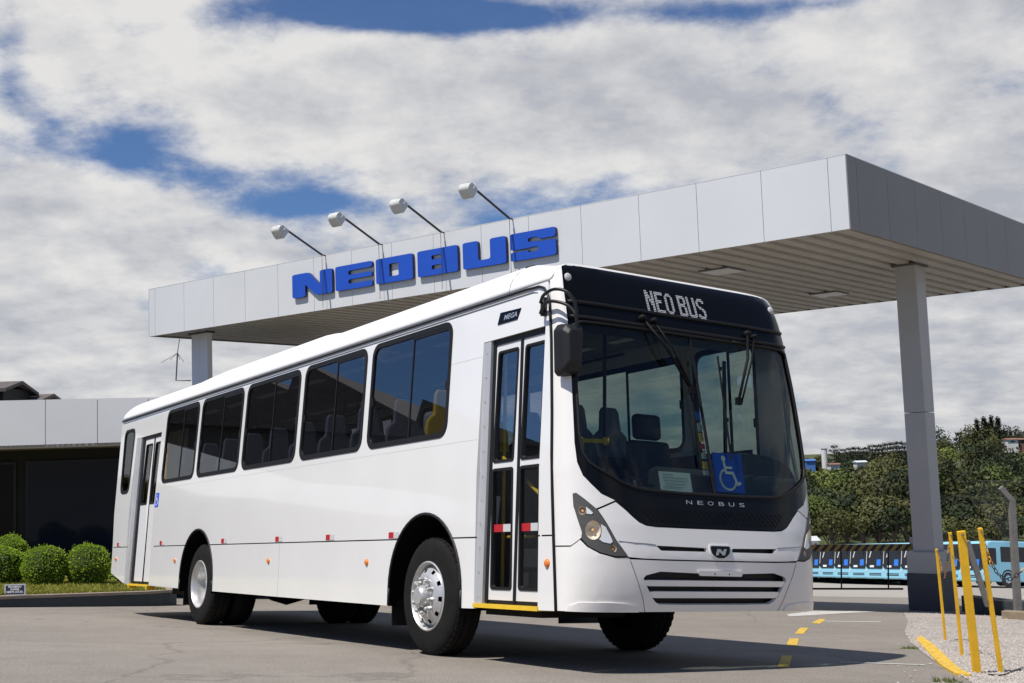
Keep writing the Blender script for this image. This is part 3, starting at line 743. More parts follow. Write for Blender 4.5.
# headlights
hl = [(1.206, 1.301), (1.189, 1.298), (1.078, 1.189), (1.021, 1.094), (.951, .967), (.860, .848), (.957, .845), (1.063, .872), (1.134, .916), (1.172, .971), (1.166, 1.011), (1.188, 1.107), (1.205, 1.204)]
def headlight(s):
    P = lambda pts: [(s*x, y) for x, y in pts]
    h = fpanel('headlight', P(rpoly(hl, .01, 2)), [P(circ(1.101, 1.031, .052, 22, .072)), P(circ(1.163, 1.175, .022, 16, .034)), P(circ(.967, .900, .022, 16, .026))], BEZEL, bus, .03, d0=.004)
    for (x, y, rx, ry, cc) in ((1.101, 1.031, .050, .070, 1), (1.163, 1.175, .021, .033, 0), (.967, .900, .021, .025, 0)):
        b = MB(); n_ = 22
        rings = []
        for k, (q_, dd) in enumerate(((1.0, .004), (.92, -.015), (.7, -.035), (.4, -.045), (.12, -.048))):
            rings.append([front(s*(x+rx*q_*math.cos(2*math.pi*j/n_)), y+ry*q_*math.sin(2*math.pi*j/n_), dd) for j in range(n_)])
        vs = [v for r in rings for v in r]; fs = [(i*n_+j, i*n_+(j+1) % n_, (i+1)*n_+(j+1) % n_, (i+1)*n_+j) for i in range(4) for j in range(n_)]+[tuple(range(4*n_, 5*n_))]
        b.add(vs, fs); b.build('reflector', REFL, h, smooth=True)
        b = MB(); c0 = front(s*x, y, -.04); b.lathe([(0, .03), (.010, .026), (.014, .012), (.014, 0)], c0, (front(s*x, y, .1)-c0), 12); b.build('lamp_bulb', mat('bulb_glass', (.85, .50, .22), .15, coat=.5) if 'bulb_glass' not in MATS else MATS['bulb_glass'], h, smooth=True)
        fpanel('lamp_lens', P(circ(x, y, rx*1.03, 22, ry*1.03)), [], LENS, h, 0, d0=.008)
    lobe = rpoly([(1.075, 1.085), (1.012, 1.05), (.965, .965), (.985, .935), (1.05, .935), (1.09, .955)], .02)
    holeless = [(x, y) for x, y in lobe]
    fpanel('reflector', P([(1.052, 1.075), (1.02, 1.055), (.985, .985), (.972, .95), (.99, .935), (1.04, .945), (1.066, .965), (1.052, .985), (1.047, 1.031)]), [], REFL, h, .006, d0=.008)
    fpanel('reflector', P([(1.141, 1.200), (1.115, 1.175), (1.10, 1.155), (1.11, 1.145), (1.140, 1.150), (1.139, 1.17)]), [], REFL, h, .006, d0=.008)
headlight(-1); headlight(1)

# hood panel, with slits
slit = [(.614, .930), (.128, .922), (.128, .893), (.57, .893)]
hood = [(0, 1.062), (.3, 1.062), (.60, 1.064), (.69, 1.072), (.75, 1.095), (.80, 1.133), (.85, 1.178), (.93, 1.240), (1.066, 1.180), (1.012, 1.090), (.942, .963), (.852, .842), (.72, .833), (.58, .831), (.3, .829), (0, .829)]
fpanel('hood_panel', both(hood[1:-1]), [rpoly(slit, .012, 3), rpoly([(-x, y) for x, y in slit][::-1], .012, 3)], WHITE_F, bus, .03)
mb = MB()
for s in (-1, 1):
    mb.tube([front(s*x, y, .001) for x, y in ((.925, .955), (.8, .945), (.68, .940), (.615, .934))], .003, 5)
mb.build('hood_crease', GREYP, bus)
fpanel('hood_backing', both([(.2, 1.07), (.62, 1.07), (.95, 1.25), (1.10, 1.2), (.95, .95), (.86, .835), (.3, .80)]), [], MESHB, bus, .01, d0=-.06)
fpanel('emblem', rpoly([(-.10, .937), (.10, .937), (.088, .878), (.03, .847), (-.03, .847), (-.088, .878)], .02, 3), [], GLOSSB, bus, .02, d0=.014)
fpanel('emblem_rim', rpoly([(-.112, .946), (.112, .946), (.098, .870), (.034, .836), (-.034, .836), (-.098, .870)], .02, 3), [rpoly([(-.10, .937), (.10, .937), (.088, .878), (.03, .847), (-.03, .847), (-.088, .878)], .02, 3)], WHITE_F, bus, .02, d0=.008)
fpanel('emblem_mark', [(-.055, .868), (-.03, .868), (-.018, .895), (.012, .868), (.035, .868), (.058, .915), (.033, .915), (.020, .890), (-.008, .915), (-.033, .915)], [], BADGE, bus, .003, d0=.018)

# bumper with the grille opening
gr = [(.734, .695), (.576, .740), (.2, .731), (0, .729)]
gopen = both([(.225, .731), (.576, .740), (.70, .712), (.722, .690), (.70, .65), (.625, .545), (.59, .515), (.55, .500), (.3, .497)])
lampb = [(.858, .836), (.957, .833), (1.066, .862), (1.140, .908), (1.178, .960)]
bump = [(.3, .819), (.58, .820), (.84, .825)]+lampb+[(1.221, .909), (1.25, .908)]+[(1.25, c) for c in (.8, .7, .6, .52, .47)]+[(1.25, .448), (1.14, .445), (.9, .445), (.6, .446), (.3, .446)]
fpanel('bumper', both(bump), [gopen], WHITE_F, bus, .03)
mb = MB()
for s in (-1, 1):
    mb.tube([front(s*x, y, .0005) for x, y in ((.838, .818), (.80, .73), (.755, .638), (.71, .54), (.67, .447))], .0028, 5)
mb.build('bumper_seam', GREYP, bus)
# soft shoulder line low on the bumper corners
for s in (-1, 1):
    fpanel('bumper_lip', [(s*x, y) for x, y in ((1.235, .447), (1.225, .485), (1.18, .512), (1.0, .516), (.86, .510), (.75, .49), (.73, .447))], [], WHITE_F, bus, .02, d0=.011)
SLAT = mat('slat_silver', (.78, .79, .80), .25, metal=.35)
for (c0, c1, h0, h1) in ((.635, .672, .722, .695), (.548, .590, .655, .628)):
    sl = [(0, c1), (h0-.04, c1+.004), (h0, c1), (h1, c0), (h1-.04, c0-.002), (0, c0-.002)]
    fpanel('grille_slat', both(sl[1:-1]), [], SLAT, bus, .035, d0=-.004)
fpanel('grille_backing', both([(.3, .76), (.76, .75), (.76, .66), (.62, .48), (.3, .47)]), [], MESHB, bus, .01, d0=-.07)
fpanel('number_plate', rpoly([(-.228, .751), (.228, .751), (.215, .711), (-.208, .714)], .008, 2), [], WHITE_F, bus, .012, d0=.014)
mb = MB()
for h in (-.06, .085): mb.lathe([(0, .003), (.006, .002), (.006, 0)], front(h, .728, .014), (0, -1, 0), 8)
mb.build('plate_bolt', DARKP, bus)

# wipers
def wiper(piv, elbow, tip0, tip1, piv2):
    a = MB(); O = .05
    p = front(*piv, .02); e = front(*elbow, O); q2_ = front(*piv2, .02)
    a.tube([p, front((piv[0]*.6+elbow[0]*.4), (piv[1]*.6+elbow[1]*.4), O+.02), e], .012, 8); a.tube([q2_, front((piv2[0]*.6+elbow[0]*.4), (piv2[1]*.6+elbow[1]*.4), O+.02), e+Vector((.03, 0, -.02))], .008, 8)
    a.lathe([(0, .05), (.022, .045), (.028, 0)], p-Vector((0, -.02, 0)), (0, -1, .2), 12); a.lathe([(0, .05), (.018, .045), (.02, 0)], q2_-Vector((0, -.02, 0)), (0, -1, .2), 12)
    w = a.build('wiper', WIPER, bus, smooth=True)
    b = MB(); pts = [front(tip0[0]+(tip1[0]-tip0[0])*k/8, tip0[1]+(tip1[1]-tip0[1])*k/8, .018) for k in range(9)]; b.tube(pts, .009, 6)
    for k in (1, 3, 5, 7): b.box(pts[k]+Vector((0, -.012, 0)), (.018, .02, .03))
    b.box(e, (.05, .03, .06)); b.build('wiper_blade', WIPER, w)
wiper((-.477, 2.72), (-.10, 2.15), (-.075, 2.50), (-.085, 1.55), (-.36, 2.71))
wiper((.698, 2.72), (.40, 2.10), (.285, 2.48), (.235, 1.62), (.77, 2.70))

# signs behind the glass
def card(h0, h1, c0, c1, m__, name, sk=.0): return fpanel(name, [(h0, c0), (h1, c0), (h1+sk, c1), (h0+sk, c1)], [], m__, bus, .003, d0=-.02)
isa = card(.055, .365, 1.365, 1.68, BLUE, 'accessibility_sign', .02)
def isa_symbol(mapf, parent, s, m__=SIGNW):
    """wheelchair user, unit height 1, drawn facing +x"""
    g_ = MB(); R0 = .05
    def strip(pts, w):
        for (x0, y0), (x1, y1) in zip(pts, pts[1:]):
            d = Vector((x1-x0, y1-y0)); nn = Vector((-d.y, d.x)).normalized()*w/2; dd = d.normalized()*w*.3
            g_.add([mapf((x0-dd.x+nn.x)*s, (y0-dd.y+nn.y)*s), mapf((x0-dd.x-nn.x)*s, (y0-dd.y-nn.y)*s), mapf((x1+dd.x-nn.x)*s, (y1+dd.y-nn.y)*s), mapf((x1+dd.x+nn.x)*s, (y1+dd.y+nn.y)*s)], [(0, 1, 2, 3)])
    g_.add([mapf((-.12+x)*s, (.40+y)*s) for x, y in circ(0, 0, .075, 16)], [tuple(range(16))])
    strip([(-.12, .30), (-.10, .02), (.14, .02), (.25, -.28), (.36, -.24)], .075); strip([(-.10, .16), (.12, .16)], .065)
    strip([(-.06+.27*math.cos(math.radians(t)), -.16+.27*math.sin(math.radians(t))) for t in range(115, 352, 12)], .06)
    return g_.build('wheelchair_symbol', m__, parent)
isa_symbol(lambda x, y: front(.22+x, 1.515+y, -.017), isa, .30)
pc = card(-.495, -.185, 1.345, 1.497, PAPER, 'paper_notice', .0)
mb = MB()
for k, (w0, w1) in enumerate(((-.46, -.36), (-.47, -.22), (-.46, -.23), (-.45, -.25), (-.47, -.28))):
    c = 1.475-.024*k; mb.add([front(a_, b_, -.0165) for a_, b_ in ((w0, c-.003), (w1, c-.003), (w1, c+.003), (w0, c+.003))], [(0, 1, 2, 3)])
mb.build('printed_lines', mat('print_grey', (.30, .34, .36), .7), pc)
for (c0, c1, m__) in ((1.92, 2.0, BLUE), (1.84, 1.91, REFW), (1.76, 1.83, YEL), (1.70, 1.745, RED), (1.62, 1.69, REFW), (1.54, 1.60, YEL), (1.49, 1.53, REFW)):
    card(-.045, .012, c0, c1, m__, 'inspection_sticker')

# mirror
def smooth_path(P, n=5):
    out = []; Q = [P[0]*2-P[1]]+P+[P[-1]*2-P[-2]]
    for i in range(1, len(Q)-2):
        a, b, c, d = Q[i-1:i+3]
        for k in range(n):
            t = k/n; out.append(.5*((2*b)+(c-a)*t+(2*a-5*b+4*c-d)*t*t+(3*b-a-3*c+d)*t**3))
    return out+[P[-1]]
mb = MB()
p0 = Vector((-.02, .22, 2.80)); 
mb.box((.035, .25, 2.77), (.05, .03, .15))
for dz, off in ((0.0, 0), (-.085, .05)):
    mb.tube(smooth_path([Vector((.0, .25, 2.80+dz)), Vector((-.03, .16, 2.84+dz)), Vector((-.03, .02+off, 2.86+dz)), Vector((.02, -.08+off*.8, 2.83+dz)), Vector((.06, -.13+off*.5, 2.74+dz*.6)), Vector((.07, -.14, 2.60)), Vector((.07, -.14, 2.45))]), .013, 8)
mirr = mb.build('mirror_arm', BLACK, bus, smooth=True)
mb = MB()
hx = [(-.075, 2.21), (-.085, 2.53), (-.05, 2.58), (.10, 2.59), (.115, 2.55), (.105, 2.23), (.08, 2.19), (-.045, 2.18)]
def loopat(k, y, dz=0): return [(.035+x*k, y, 2.42+(z-2.42)*k+dz) for x, z in hx]
rings = [loopat(1, .00), loopat(1.0, -.05), loopat(.93, -.12), loopat(.62, -.17)]
vs = [v for r in rings for v in r]; n = len(hx); fs = [(i*n+j, i*n+(j+1) % n, (i+1)*n+(j+1) % n, (i+1)*n+j) for i in range(3) for j in range(n)]+[tuple(range(n))[::-1], tuple(range(3*n, 4*n))]
mb.add(vs, fs); hd = mb.build('side_mirror', DARKP, bus, bevel=.012)
mb = MB(); mb.add([(.035+x*.88, .004, 2.42+(z-2.42)*.88) for x, z in hx], [tuple(range(n))]); mb.build('mirror_glass', MIRR, hd)

# reflectors, markers, badge, stickers on the side
for a in (2.63, 4.03, 5.38, 7.12, 9.60, 11.75):
    w = .20
    t = MB(); t.add(*box8(side, a+.0, a+w/2, WG+.008, WG+.062, 0, .004)); t.build('red_reflector', RED, bus)
    t = MB(); t.add(*box8(side, a-w/2, a, WG+.008, WG+.062, 0, .004)); t.build('silver_reflector', REFW, bus)
for a, c in ((.12, .79), (3.17, .79), (5.65, .80), (8.98, .80), (11.85, .82)):
    t = MB(); P = side(a, c, 0); t.lathe([(0, .022), (.018, .02), (.028, .013), (.034, 0)], P, (-1, 0, .1), 14)
    t.build('marker_lamp', AMBER, bus, smooth=True)
t = MB(); q_ = [(.962, 2.738), (.66, 2.738), (.61, 2.825), (.925, 2.836)]
t.add([side(a, c, .006) for a, c in q_]+[side(a, c, 0) for a, c in q_], [(0, 1, 2, 3), (0, 4, 5, 1), (1, 5, 6, 2), (2, 6, 7, 3), (3, 7, 4, 0)]); bd = t.build('model_badge', GLOSSB, bus)
text_mesh('badge_letters', 'MEGA', .058, lambda x, y: side(.765-x, 2.782+y, .008), CHROME, bd, bold=.001, shear=.3, w=.20)
t = MB(); t.add(*box8(side, 9.90, 10.06, 1.54, 1.74, 0, .003)); dc = t.build('accessibility_sign', BLUE, bus)
isa_symbol(lambda x, y: side(9.98-x, 1.64+y, .0045), dc, .17)
mb = MB()     # faint panel seams
for a in (3.36, 6.78): mb.add(*box8(side, a-.0015, a+.0015, WG+.08, 1.83, 0, .0008))
mb.add(*box8(side, 1.2, 9.9, 1.800, 1.803, 0, .0008)); mb.add(*box8(side, D1[1]+.005, 1.70, 2.50, 2.503, 0, .0008))
mb.build('panel_seam', mat('seam_grey', (.5, .5, .5), .5), bus)

# wheel arches, chassis, wheels
mb = MB()
for cx, r in (ARF, ARR):
    pts = [(cx+(r-.006)*math.cos(t), .56+(r-.006)*math.sin(t)) for t in [math.radians(180*k/20) for k in range(21)]]
    pts = [(cx+r-.006, .40)]+pts+[(cx-r+.006, .40)]
    for xx0, xx1 in ((-.012, .62), (2.512, 1.88)):
        vs = [(x, a, c) for a, c in pts for x in (xx0, xx1)]
        mb.add(vs, [(2*i, 2*i+2, 2*i+3, 2*i+1) for i in range(len(pts)-1)])
        o2 = [(x, cx+(a-cx)*1.0, c) for a, c in pts for x in (xx0, xx0)]
mb.build('wheel_arch', LINER, bus)
mb = MB()
for cx, r in (ARF, ARR):
    for xx, s in ((-.004, 1), (2.504, 1)):
        mb.tube([(xx, cx+(r-.008)*math.cos(t), .56+(r-.008)*math.sin(t)) for t in [math.radians(180*k/24) for k in range(25)]], .013, 6)
        mb.tube([(xx, cx+r-.008, .56), (xx, cx+r-.008, .405)], .013, 6); mb.tube([(xx, cx-r+.008, .56), (xx, cx-r+.008, .42)], .013, 6)
mb.build('arch_trim', DARKP, bus, smooth=True)
mb = MB()
mb.box((.85, 6.0, .62), (.09, 11.3, .22)); mb.box((1.65, 6.0, .62), (.09, 11.3, .22))
mb.box((1.25, RF, .50), (1.9, .10, .12)); mb.box((1.25, RR, .50), (1.5, .14, .14)); mb.lathe([(0, -.25), (.2, -.22), (.26, 0), (.2, .22), (0, .25)], (1.25, RR, .50), (1, 0, 0), 16)
mb.box((1.25, .35, .60), (2.2, .5, .25)); mb.box((1.25, .8, .55), (1.3, .9, .25)); mb.box((.5, .75, .42), (.8, .8, .08))
mb.box((1.95, 5.0, .60), (.6, 1.5, .40)); mb.box((.35, 4.4, .62), (.3, .9, .28)); mb.tube([(1.25, 2.5, .55), (1.25, 7.9, .52)], .06, 10)
mb.box((.45, 9.4, .52), (.5, .5, .35)); mb.box((1.25, 10.6, .70), (2.2, 1.5, .2)); mb.box((.4, 6.3, .62), (.4, .8, .26))
mb.tube([(.25, 3.2, .47), (2.3, 3.2, .47)], .09, 10)
mb.build('chassis', UNDER, bus)
for a, x in ((RF+.72, .32), (RF+.72, 2.18), (RR+.75, .35), (RR+.75, 2.15)):
    mb = MB(); mb.box((x, a, .43), (.5, .012, .42)); mb.build('mudflap', DARKP, bus)
def tyre_prof(w, r):
    return [(.292, -w/2+.02), (.30, -w/2), (.36, -w/2-.004), (.43, -w/2+.002), (r-.035, -w/2+.012), (r-.012, -w/2+.03), (r, -w/2+.055), (r, -w/2+.10), (r-.012, -w/2+.103), (r-.012, -w/2+.113), (r, -w/2+.116), (r, w/2-.116), (r-.012, w/2-.113), (r-.012, w/2-.103), (r, w/2-.10), (r, w/2-.055), (r-.012, w/2-.03), (r-.035, w/2-.012), (.43, w/2-.002), (.36, w/2+.004), (.30, w/2), (.292, w/2-.02)]
def wheel(x, a, sgn, convex, dual):
    """sgn = -1 when the outer face looks to the door side"""
    t = MB(); W = .285
    t.lathe(tyre_prof(W, R_), (x-sgn*W/2, a, R_), (-sgn, 0, 0), 64, close=False)
    if dual: t.lathe(tyre_prof(W, R_), (x-sgn*(W*1.5+.045), a, R_), (-sgn, 0, 0), 64)
    # shallow tread blocks on the shoulder
    for k in range(48):
        th = 2*math.pi*k/48
        for dd in ((.055, -.055) if not dual else (.055,)):
            cx = x-sgn*(.06 if dd > 0 else W-.06)
            M = Matrix.Rotation(th, 3, 'X'); c = Vector((cx, a, R_))+M @ Vector((0, 0, R_-.004)); t.box(c, (.045, .035, .012), mtx=M)
    ty = t.build('tyre', TYRE, bus, smooth=True); ty.data.set_sharp_from_angle(angle=math.radians(40))
    r = MB(); ax = (sgn, 0, 0); o = (x, a, R_)
    r.lathe([(.300, -.012), (.300, .004), (.290, .010), (.282, .002), (.272, -.03), (.262, -.06)], o, ax, 48)
    if convex:
        # outer ring with hand holes, dish pushed out
        n_ = 20; ring0 = []; 
        r.lathe([(.262, -.06), (.255, -.045), (.235, -.012)], o, ax, 40)
        for k in range(10):
            t0 = 2*math.pi*(k+.30)/10; t1 = 2*math.pi*(k+1.0-.0)/10
            sec = [t0+(t1-t0)*j/5 for j in range(6)]
            def pt(rr, hh, t): return (x+sgn*hh, a+rr*math.cos(t), R_+rr*math.sin(t))
            vs = [pt(rr, hh, t) for t in sec for rr, hh in ((.235, -.012), (.205, .008))]
            r.add(vs, [(2*i, 2*i+1, 2*i+3, 2*i+2) for i in range(5)])
        r.lathe([(.205, .008), (.185, .022), (.165, .030), (.135, .032), (.13, .02), (.12, .02)], o, ax, 40)
    else:
        r.lathe([(.262, -.06), (.255, -.15), (.235, -.185), (.19, -.195), (.12, -.195)], o, ax, 40)
    rm = r.build('rim', SILVER, ty, smooth=True); rm.data.set_sharp_from_angle(angle=math.radians(35))
    h = MB(); b0 = .02 if convex else -.195
    h.lathe([(.12, b0), (.095, b0+.005), (.09, b0+.06), (.07, b0+.085), (.03, b0+.09), (0, b0+.09)], o, ax, 28)
    hb = h.build('hub', SILVER, ty, smooth=True); hb.data.set_sharp_from_angle(angle=math.radians(35))
    nn = MB()
    for k in range(10):
        th = 2*math.pi*k/10+.2; c = Vector((x+sgn*(b0+.008), a+.143*math.cos(th), R_+.143*math.sin(th)))
        nn.lathe([(.021, 0), (.021, .03), (.017, .045), (.012, .055), (0, .057)], c, ax, 6)
    nn.build('wheel_nuts', SILVER, ty)
    dk = MB(); dk.lathe([(0, -.10 if convex else -.21), (.262, -.10 if convex else -.21)], o, ax, 30); dk.build('brake_drum', UNDER, ty)
wheel(.045, RF, -1, True, False); wheel(2.455, RF, 1, True, False)
wheel(.05, RR, -1, False, True); wheel(2.45, RR, 1, False, True)

# interior
def seat(x, a, m__, name='passenger_seat', w=.43, head=True):
    s = MB(); z = .95
    s.box((x, a-.02, z+.42), (w, .42, .07)); s.box((x, a-.05, z+.2), (.08, .3, .4))
    prof = [(-.5, .42), (-.5, 1.03), (-.46, 1.12), (-.30, 1.18), (-.26, 1.36), (-.20, 1.41), (.20, 1.41), (.26, 1.36), (.30, 1.18), (.46, 1.12), (.5, 1.03), (.5, .42)]
    fr_ = [(x+p*w, a+.20+.10*(q2-.42), z+q2) for p, q2 in prof]; bk = [(p[0], p[1]+.05, p[2]) for p in fr_]
    n_ = len(prof); s.add(fr_+bk, [tuple(range(n_)), tuple(range(n_, 2*n_))[::-1]]+[(i, i+n_, (i+1) % n_+n_, (i+1) % n_) for i in range(n_)])
    s.build(name, m__, bus, bevel=.015)
    hb_ = MB(); hb_.tube([(x-w*.3, a+.30, z+1.10), (x-w*.3, a+.33, z+1.17), (x+w*.3, a+.33, z+1.17), (x+w*.3, a+.30, z+1.10)], .012, 6)
rowa = [1.95, 2.75, 3.55, 4.35, 5.15, 5.95, 6.75, 7.55, 8.35, 9.15]
for i, a in enumerate(rowa):
    for x in (.30, .75): seat(x, a, SEATY if i == 0 else SEATG)
    for x in (1.80, 2.22): seat(x, a+.05, SEATB if i else SEATG)
# driver's place
s = MB(); s.box((1.95, 1.05, 1.25), (.48, .48, .12)); s.box((1.95, 1.05, 1.05), (.35, .35, .3))
s.box((1.95, 1.33, 1.60), (.46, .12, .66), mtx=Matrix.Rotation(-.12, 3, 'X')); s.box((1.95, 1.38, 2.06), (.30, .10, .24), mtx=Matrix.Rotation(-.1, 3, 'X'))
s.build('driver_seat', INT_D, bus, bevel=.04)
mb = MB(); W_ = [(1.95+.22*math.cos(t), .36+.16*math.sin(t)*1.0, 1.60+.14*math.sin(t)) for t in [2*math.pi*k/24 for k in range(25)]]
mb.tube(W_, .014, 8); mb.tube([(1.95, .36, 1.60), (1.95, .20, 1.35)], .03, 8); mb.box((1.95, .36, 1.60), (.40, .05, .03)); mb.build('steering_wheel', BLACK, bus, smooth=True)
mb = MB()
dp = [(-.16, 1.36), (-.16, 1.50), (.02, 1.56), (.20, 1.52), (.24, 1.30), (.2, 1.0), (-.1, 1.0)]
n = len(dp); vs = [(x, a, c) for x in (.95, 2.40) for a, c in dp]
mb.add(vs, [tuple(range(n))[::-1], tuple(range(n, 2*n))]+[(i, (i+1) % n, n+(i+1) % n, n+i) for i in range(n)])
mb.box((.62, .06, 1.36), (.80, .24, .05)); mb.box((.62, .02, 1.15), (.80, .05, .42))
mb.build('dashboard', DASH, bus, bevel=.015)
mb = MB()   # instrument hood
vs = []; 
for x in [1.45+.1*k for k in range(11)]:
    t = (x-1.95)/.5; z = 1.50+.24*math.sqrt(max(0, 1-t*t)); vs += [(x, -.05, z-.03), (x, .16, z)]
mb.add(vs, [(2*i, 2*i+1, 2*i+3, 2*i+2) for i in range(10)]); mb.add([(1.45, -.05, 1.45)]+[vs[2*i] for i in range(11)]+[(2.45, -.05, 1.45)], [tuple(range(13))])
mb.build('instrument_hood', INT_D, bus)
mb = MB(); mb.box((1.35, .85, 1.22), (.75, .95, .55)); mb.build('engine_cover', DASH, bus, bevel=.08)
mb = MB()
for (x, a) in ((.95, 1.35), (1.52, 1.45), (.95, 3.1), (1.52, 3.9), (.95, 5.5), (1.52, 7.1), (.95, 8.7), (.6, 10.0)): mb.tube([(x, a, .95), (x, a, 2.92)], .017, 8)
for x in (.72, 1.78): mb.tube([(x, 1.5, 2.75), (x, 11.5, 2.75)], .016, 8)
mb.build('grab_poles', INT_D, bus)
mb = MB(); mb.tube([(.36, .40, 1.755), (.70, .33, 1.765)], .018, 8); mb.tube([(.50, .38, 1.755), (.50, .38, 1.15)], .017, 8); mb.lathe([(0, .02), (.034, .018), (.034, -.02), (0, -.02)], (.70, .33, 1.765), (.9, -.4, 0), 12); mb.tube([(.42, .42, 1.76), (.50, .46, 1.81), (.58, .42, 1.76)], .012, 8)
mb.tube([(.14, 1.0, 1.65), (.14, .40, 1.30), (.14, .40, .95)], .016, 8); mb.tube([(.17, 1.02, .6), (.17, 1.02, 2.5)], .015, 8); mb.tube([(.2, .6, 1.0), (.2, 1.0, 1.0)], .012, 8)
mb.build('hand_rail', YEL, bus); mb = MB(); mb.box((.42, 10.55, 1.85), (.02, .95, 1.7)); mb.build('inner_panel', mat('cream_panel', (.62, .60, .42), .5), bus); mb = MB()
for a in (10.15, 10.35, 10.6, 10.8, 11.0): mb.tube([(.16, a, .6), (.16, a, 2.6)], .022, 8)
mb.tube([(.16, 10.2, 1.7), (.16, 10.9, 1.2)], .018, 8)
mb.build('hand_rail', YEL, bus)
mb = MB(); mb.box((.55, 1.32, 1.35), (.85, .03, .75)); mb.box((1.98, 1.55, 1.35), (.85, .03, .85)); mb.build('partition', INT_D, bus)
mb = MB(); mb.box((1.3, .42, 2.82), (2.1, .5, .22)); mb.build('destination_box', INT_D, bus)
mb = MB(); mb.box((2.40, .80, 2.1), (.03, .02, 1.1)); mb.build('window_post', BLACK, bus)
# ------------------------------------------------------------------ canopy
def cp(u, v, w): return CANC+CU*u+CV*v-Vector((0, 0, w))     # along, inwards, down from the top edge
def cbox(mb, u0, u1, v0, v1, w0, w1, mi=0):
    P = [cp(u, v, w) for u in (u0, u1) for v in (v0, v1) for w in (w0, w1)]
    mb.add(P, [(0, 1, 3, 2), (4, 6, 7, 5), (0, 4, 5, 1), (2, 3, 7, 6), (1, 5, 7, 3), (0, 2, 6, 4)], mi)
can = thing('canopy', cp(CL/2, CW/2, 7.2), 'long flat canopy with pale panel fascia on two columns behind the white bus', 'canopy')
def put(o, parent):      # parts are modelled in place; hang them on their thing
    o.parent = parent; o.matrix_parent_inverse = Matrix.Translation(-parent.location) if parent.rotation_euler.z == 0 else (Matrix.Translation(parent.location) @ Matrix.Rotation(parent.rotation_euler.z, 4, 'Z')).inverted()
    return o
J = [0.0, .297, 1.449, 2.653, 3.806, 5.043, 6.243, 7.401, 8.647, 9.807, 10.978, 12.156, 13.335, 14.475, 15.619, 16.746, 17.908, CL]
mb = MB(); cbox(mb, .02, CL-.02, .02, CW-.02, .03, CH-.12); put(mb.build('roof_slab', JOINT), can)
mb = MB()
for a, b in zip(J, J[1:]): cbox(mb, a+(.004 if a else .0), b-(.004 if b < CL else 0), -.02 if False else 0, .018, 0, CH)
put(mb.build('front_fascia', ACM), can)
J2 = [0, .35]+[.35+1.18*k for k in range(1, 9)]+[CW]
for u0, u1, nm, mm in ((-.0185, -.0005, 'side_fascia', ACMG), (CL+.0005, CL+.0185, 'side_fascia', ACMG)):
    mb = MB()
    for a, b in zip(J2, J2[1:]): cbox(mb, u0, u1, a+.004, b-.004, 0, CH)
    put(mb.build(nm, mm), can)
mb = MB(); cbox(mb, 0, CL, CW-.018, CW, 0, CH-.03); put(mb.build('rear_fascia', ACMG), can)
mb = MB(); cbox(mb, -.018, CL+.018, -.003, .30, -.012, -.001); cbox(mb, -.018, .3, .303, CW, -.012, -.001); put(mb.build('edge_flashing', ACM), can)
# ribbed soffit, ribs run front to back
mb = MB(); RS = .36; n = int((CL-.04)/RS); prof = []
for k in range(n+1):
    u = .02+k*RS; prof += [(u, CH-.16), (u+.09, CH-.16), (u+.12, CH-.035), (u+RS-.03, CH-.035)]
prof = [(min(u, CL-.02), w) for u, w in prof]
vs = [cp(u, v, w-0.0) for v in (.02, CW-.02) for u, w in prof]; m_ = len(prof)
mb.add(vs, [(i, i+1, m_+i+1, m_+i) for i in range(m_-1)])
put(mb.build('soffit', SOFFIT), can)
mb = MB(); cbox(mb, .0, CL, .019, .12, CH-.035, CH-.003); put(mb.build('soffit_edge', SOFFIT), can)
for (px, py) in ((722, 271), (829, 294)):
    r = ray(px, py); t = (CANC.z-CH+.02-CAM.z)/r.z; P = CAM+r*t; q = P-CANC; u, v = q.dot(CU), q.dot(CV)
    mb = MB(); cbox(mb, u-.32, u+.32, v-.32, v+.32, CH-.10, CH-.01, 0); cbox(mb, u-.30, u+.30, v-.30, v+.30, CH-.009, CH+.0, 1)
    put(mb.build('soffit_lamp', [GREYP, ALU]), can)
# columns
def column(base, wu, wv, ped, name='column'):
    """base = outline centre under the soffit, in canopy axes"""
    q = base-CANC; u, v = q.dot(CU), q.dot(CV); zb = zg(base.x, base.y)-.5; top = CH-.03
    mb = MB(); wz = CANC.z-(zb+.5)
    if ped:
        cbox(mb, u-wu/2, u+wu/2, v-wv/2, v+wv/2, top, wz-3.62+.0); cbox(mb, u-wu/2, u+wu/2, v-wv/2, v+wv/2, wz-3.61, wz-1.05)
    else:
        cbox(mb, u-wu/2, u-.004, v-wv/2, v+wv/2, top, wz-1.2); cbox(mb, u+.004, u+wu/2, v-wv/2, v+wv/2, top, wz-1.2)
        cbox(mb, u-.005, u+.005, v-wv/2+.01, v+wv/2-.01, top, wz-1.2)
    c = put(mb.build(name, COLM if ped else ACMW), can)  # far column takes the brightened panel so it looks sunlit
    mb = MB()
    if ped: cbox(mb, u-wu/2-.10, u+wu/2+.10, v-wv/2-.09, v+wv/2+.10, wz-1.08, wz-.70); c1 = mb.build('plinth', COLM); c1.parent = c; mb = MB()
    cbox(mb, u-wu/2-.11, u+wu/2+.11, v-wv/2-.11, v+wv/2+.11, wz-.70, wz+.5); c2 = mb.build('plinth', COLD); c2.parent = c
    mb = MB(); cbox(mb, u-wu/2-.05, u+wu/2+.05, v-wv/2-.05, v+wv/2+.05, CH-.05, CH+.0); c3 = mb.build('column_cap', JOINT); c3.parent = c
    return c
column(CANC+CU*.96+CV*4.78, .39, .46, True)
column(CANC+CU*17.04+CV*.72, .62, .14, False)

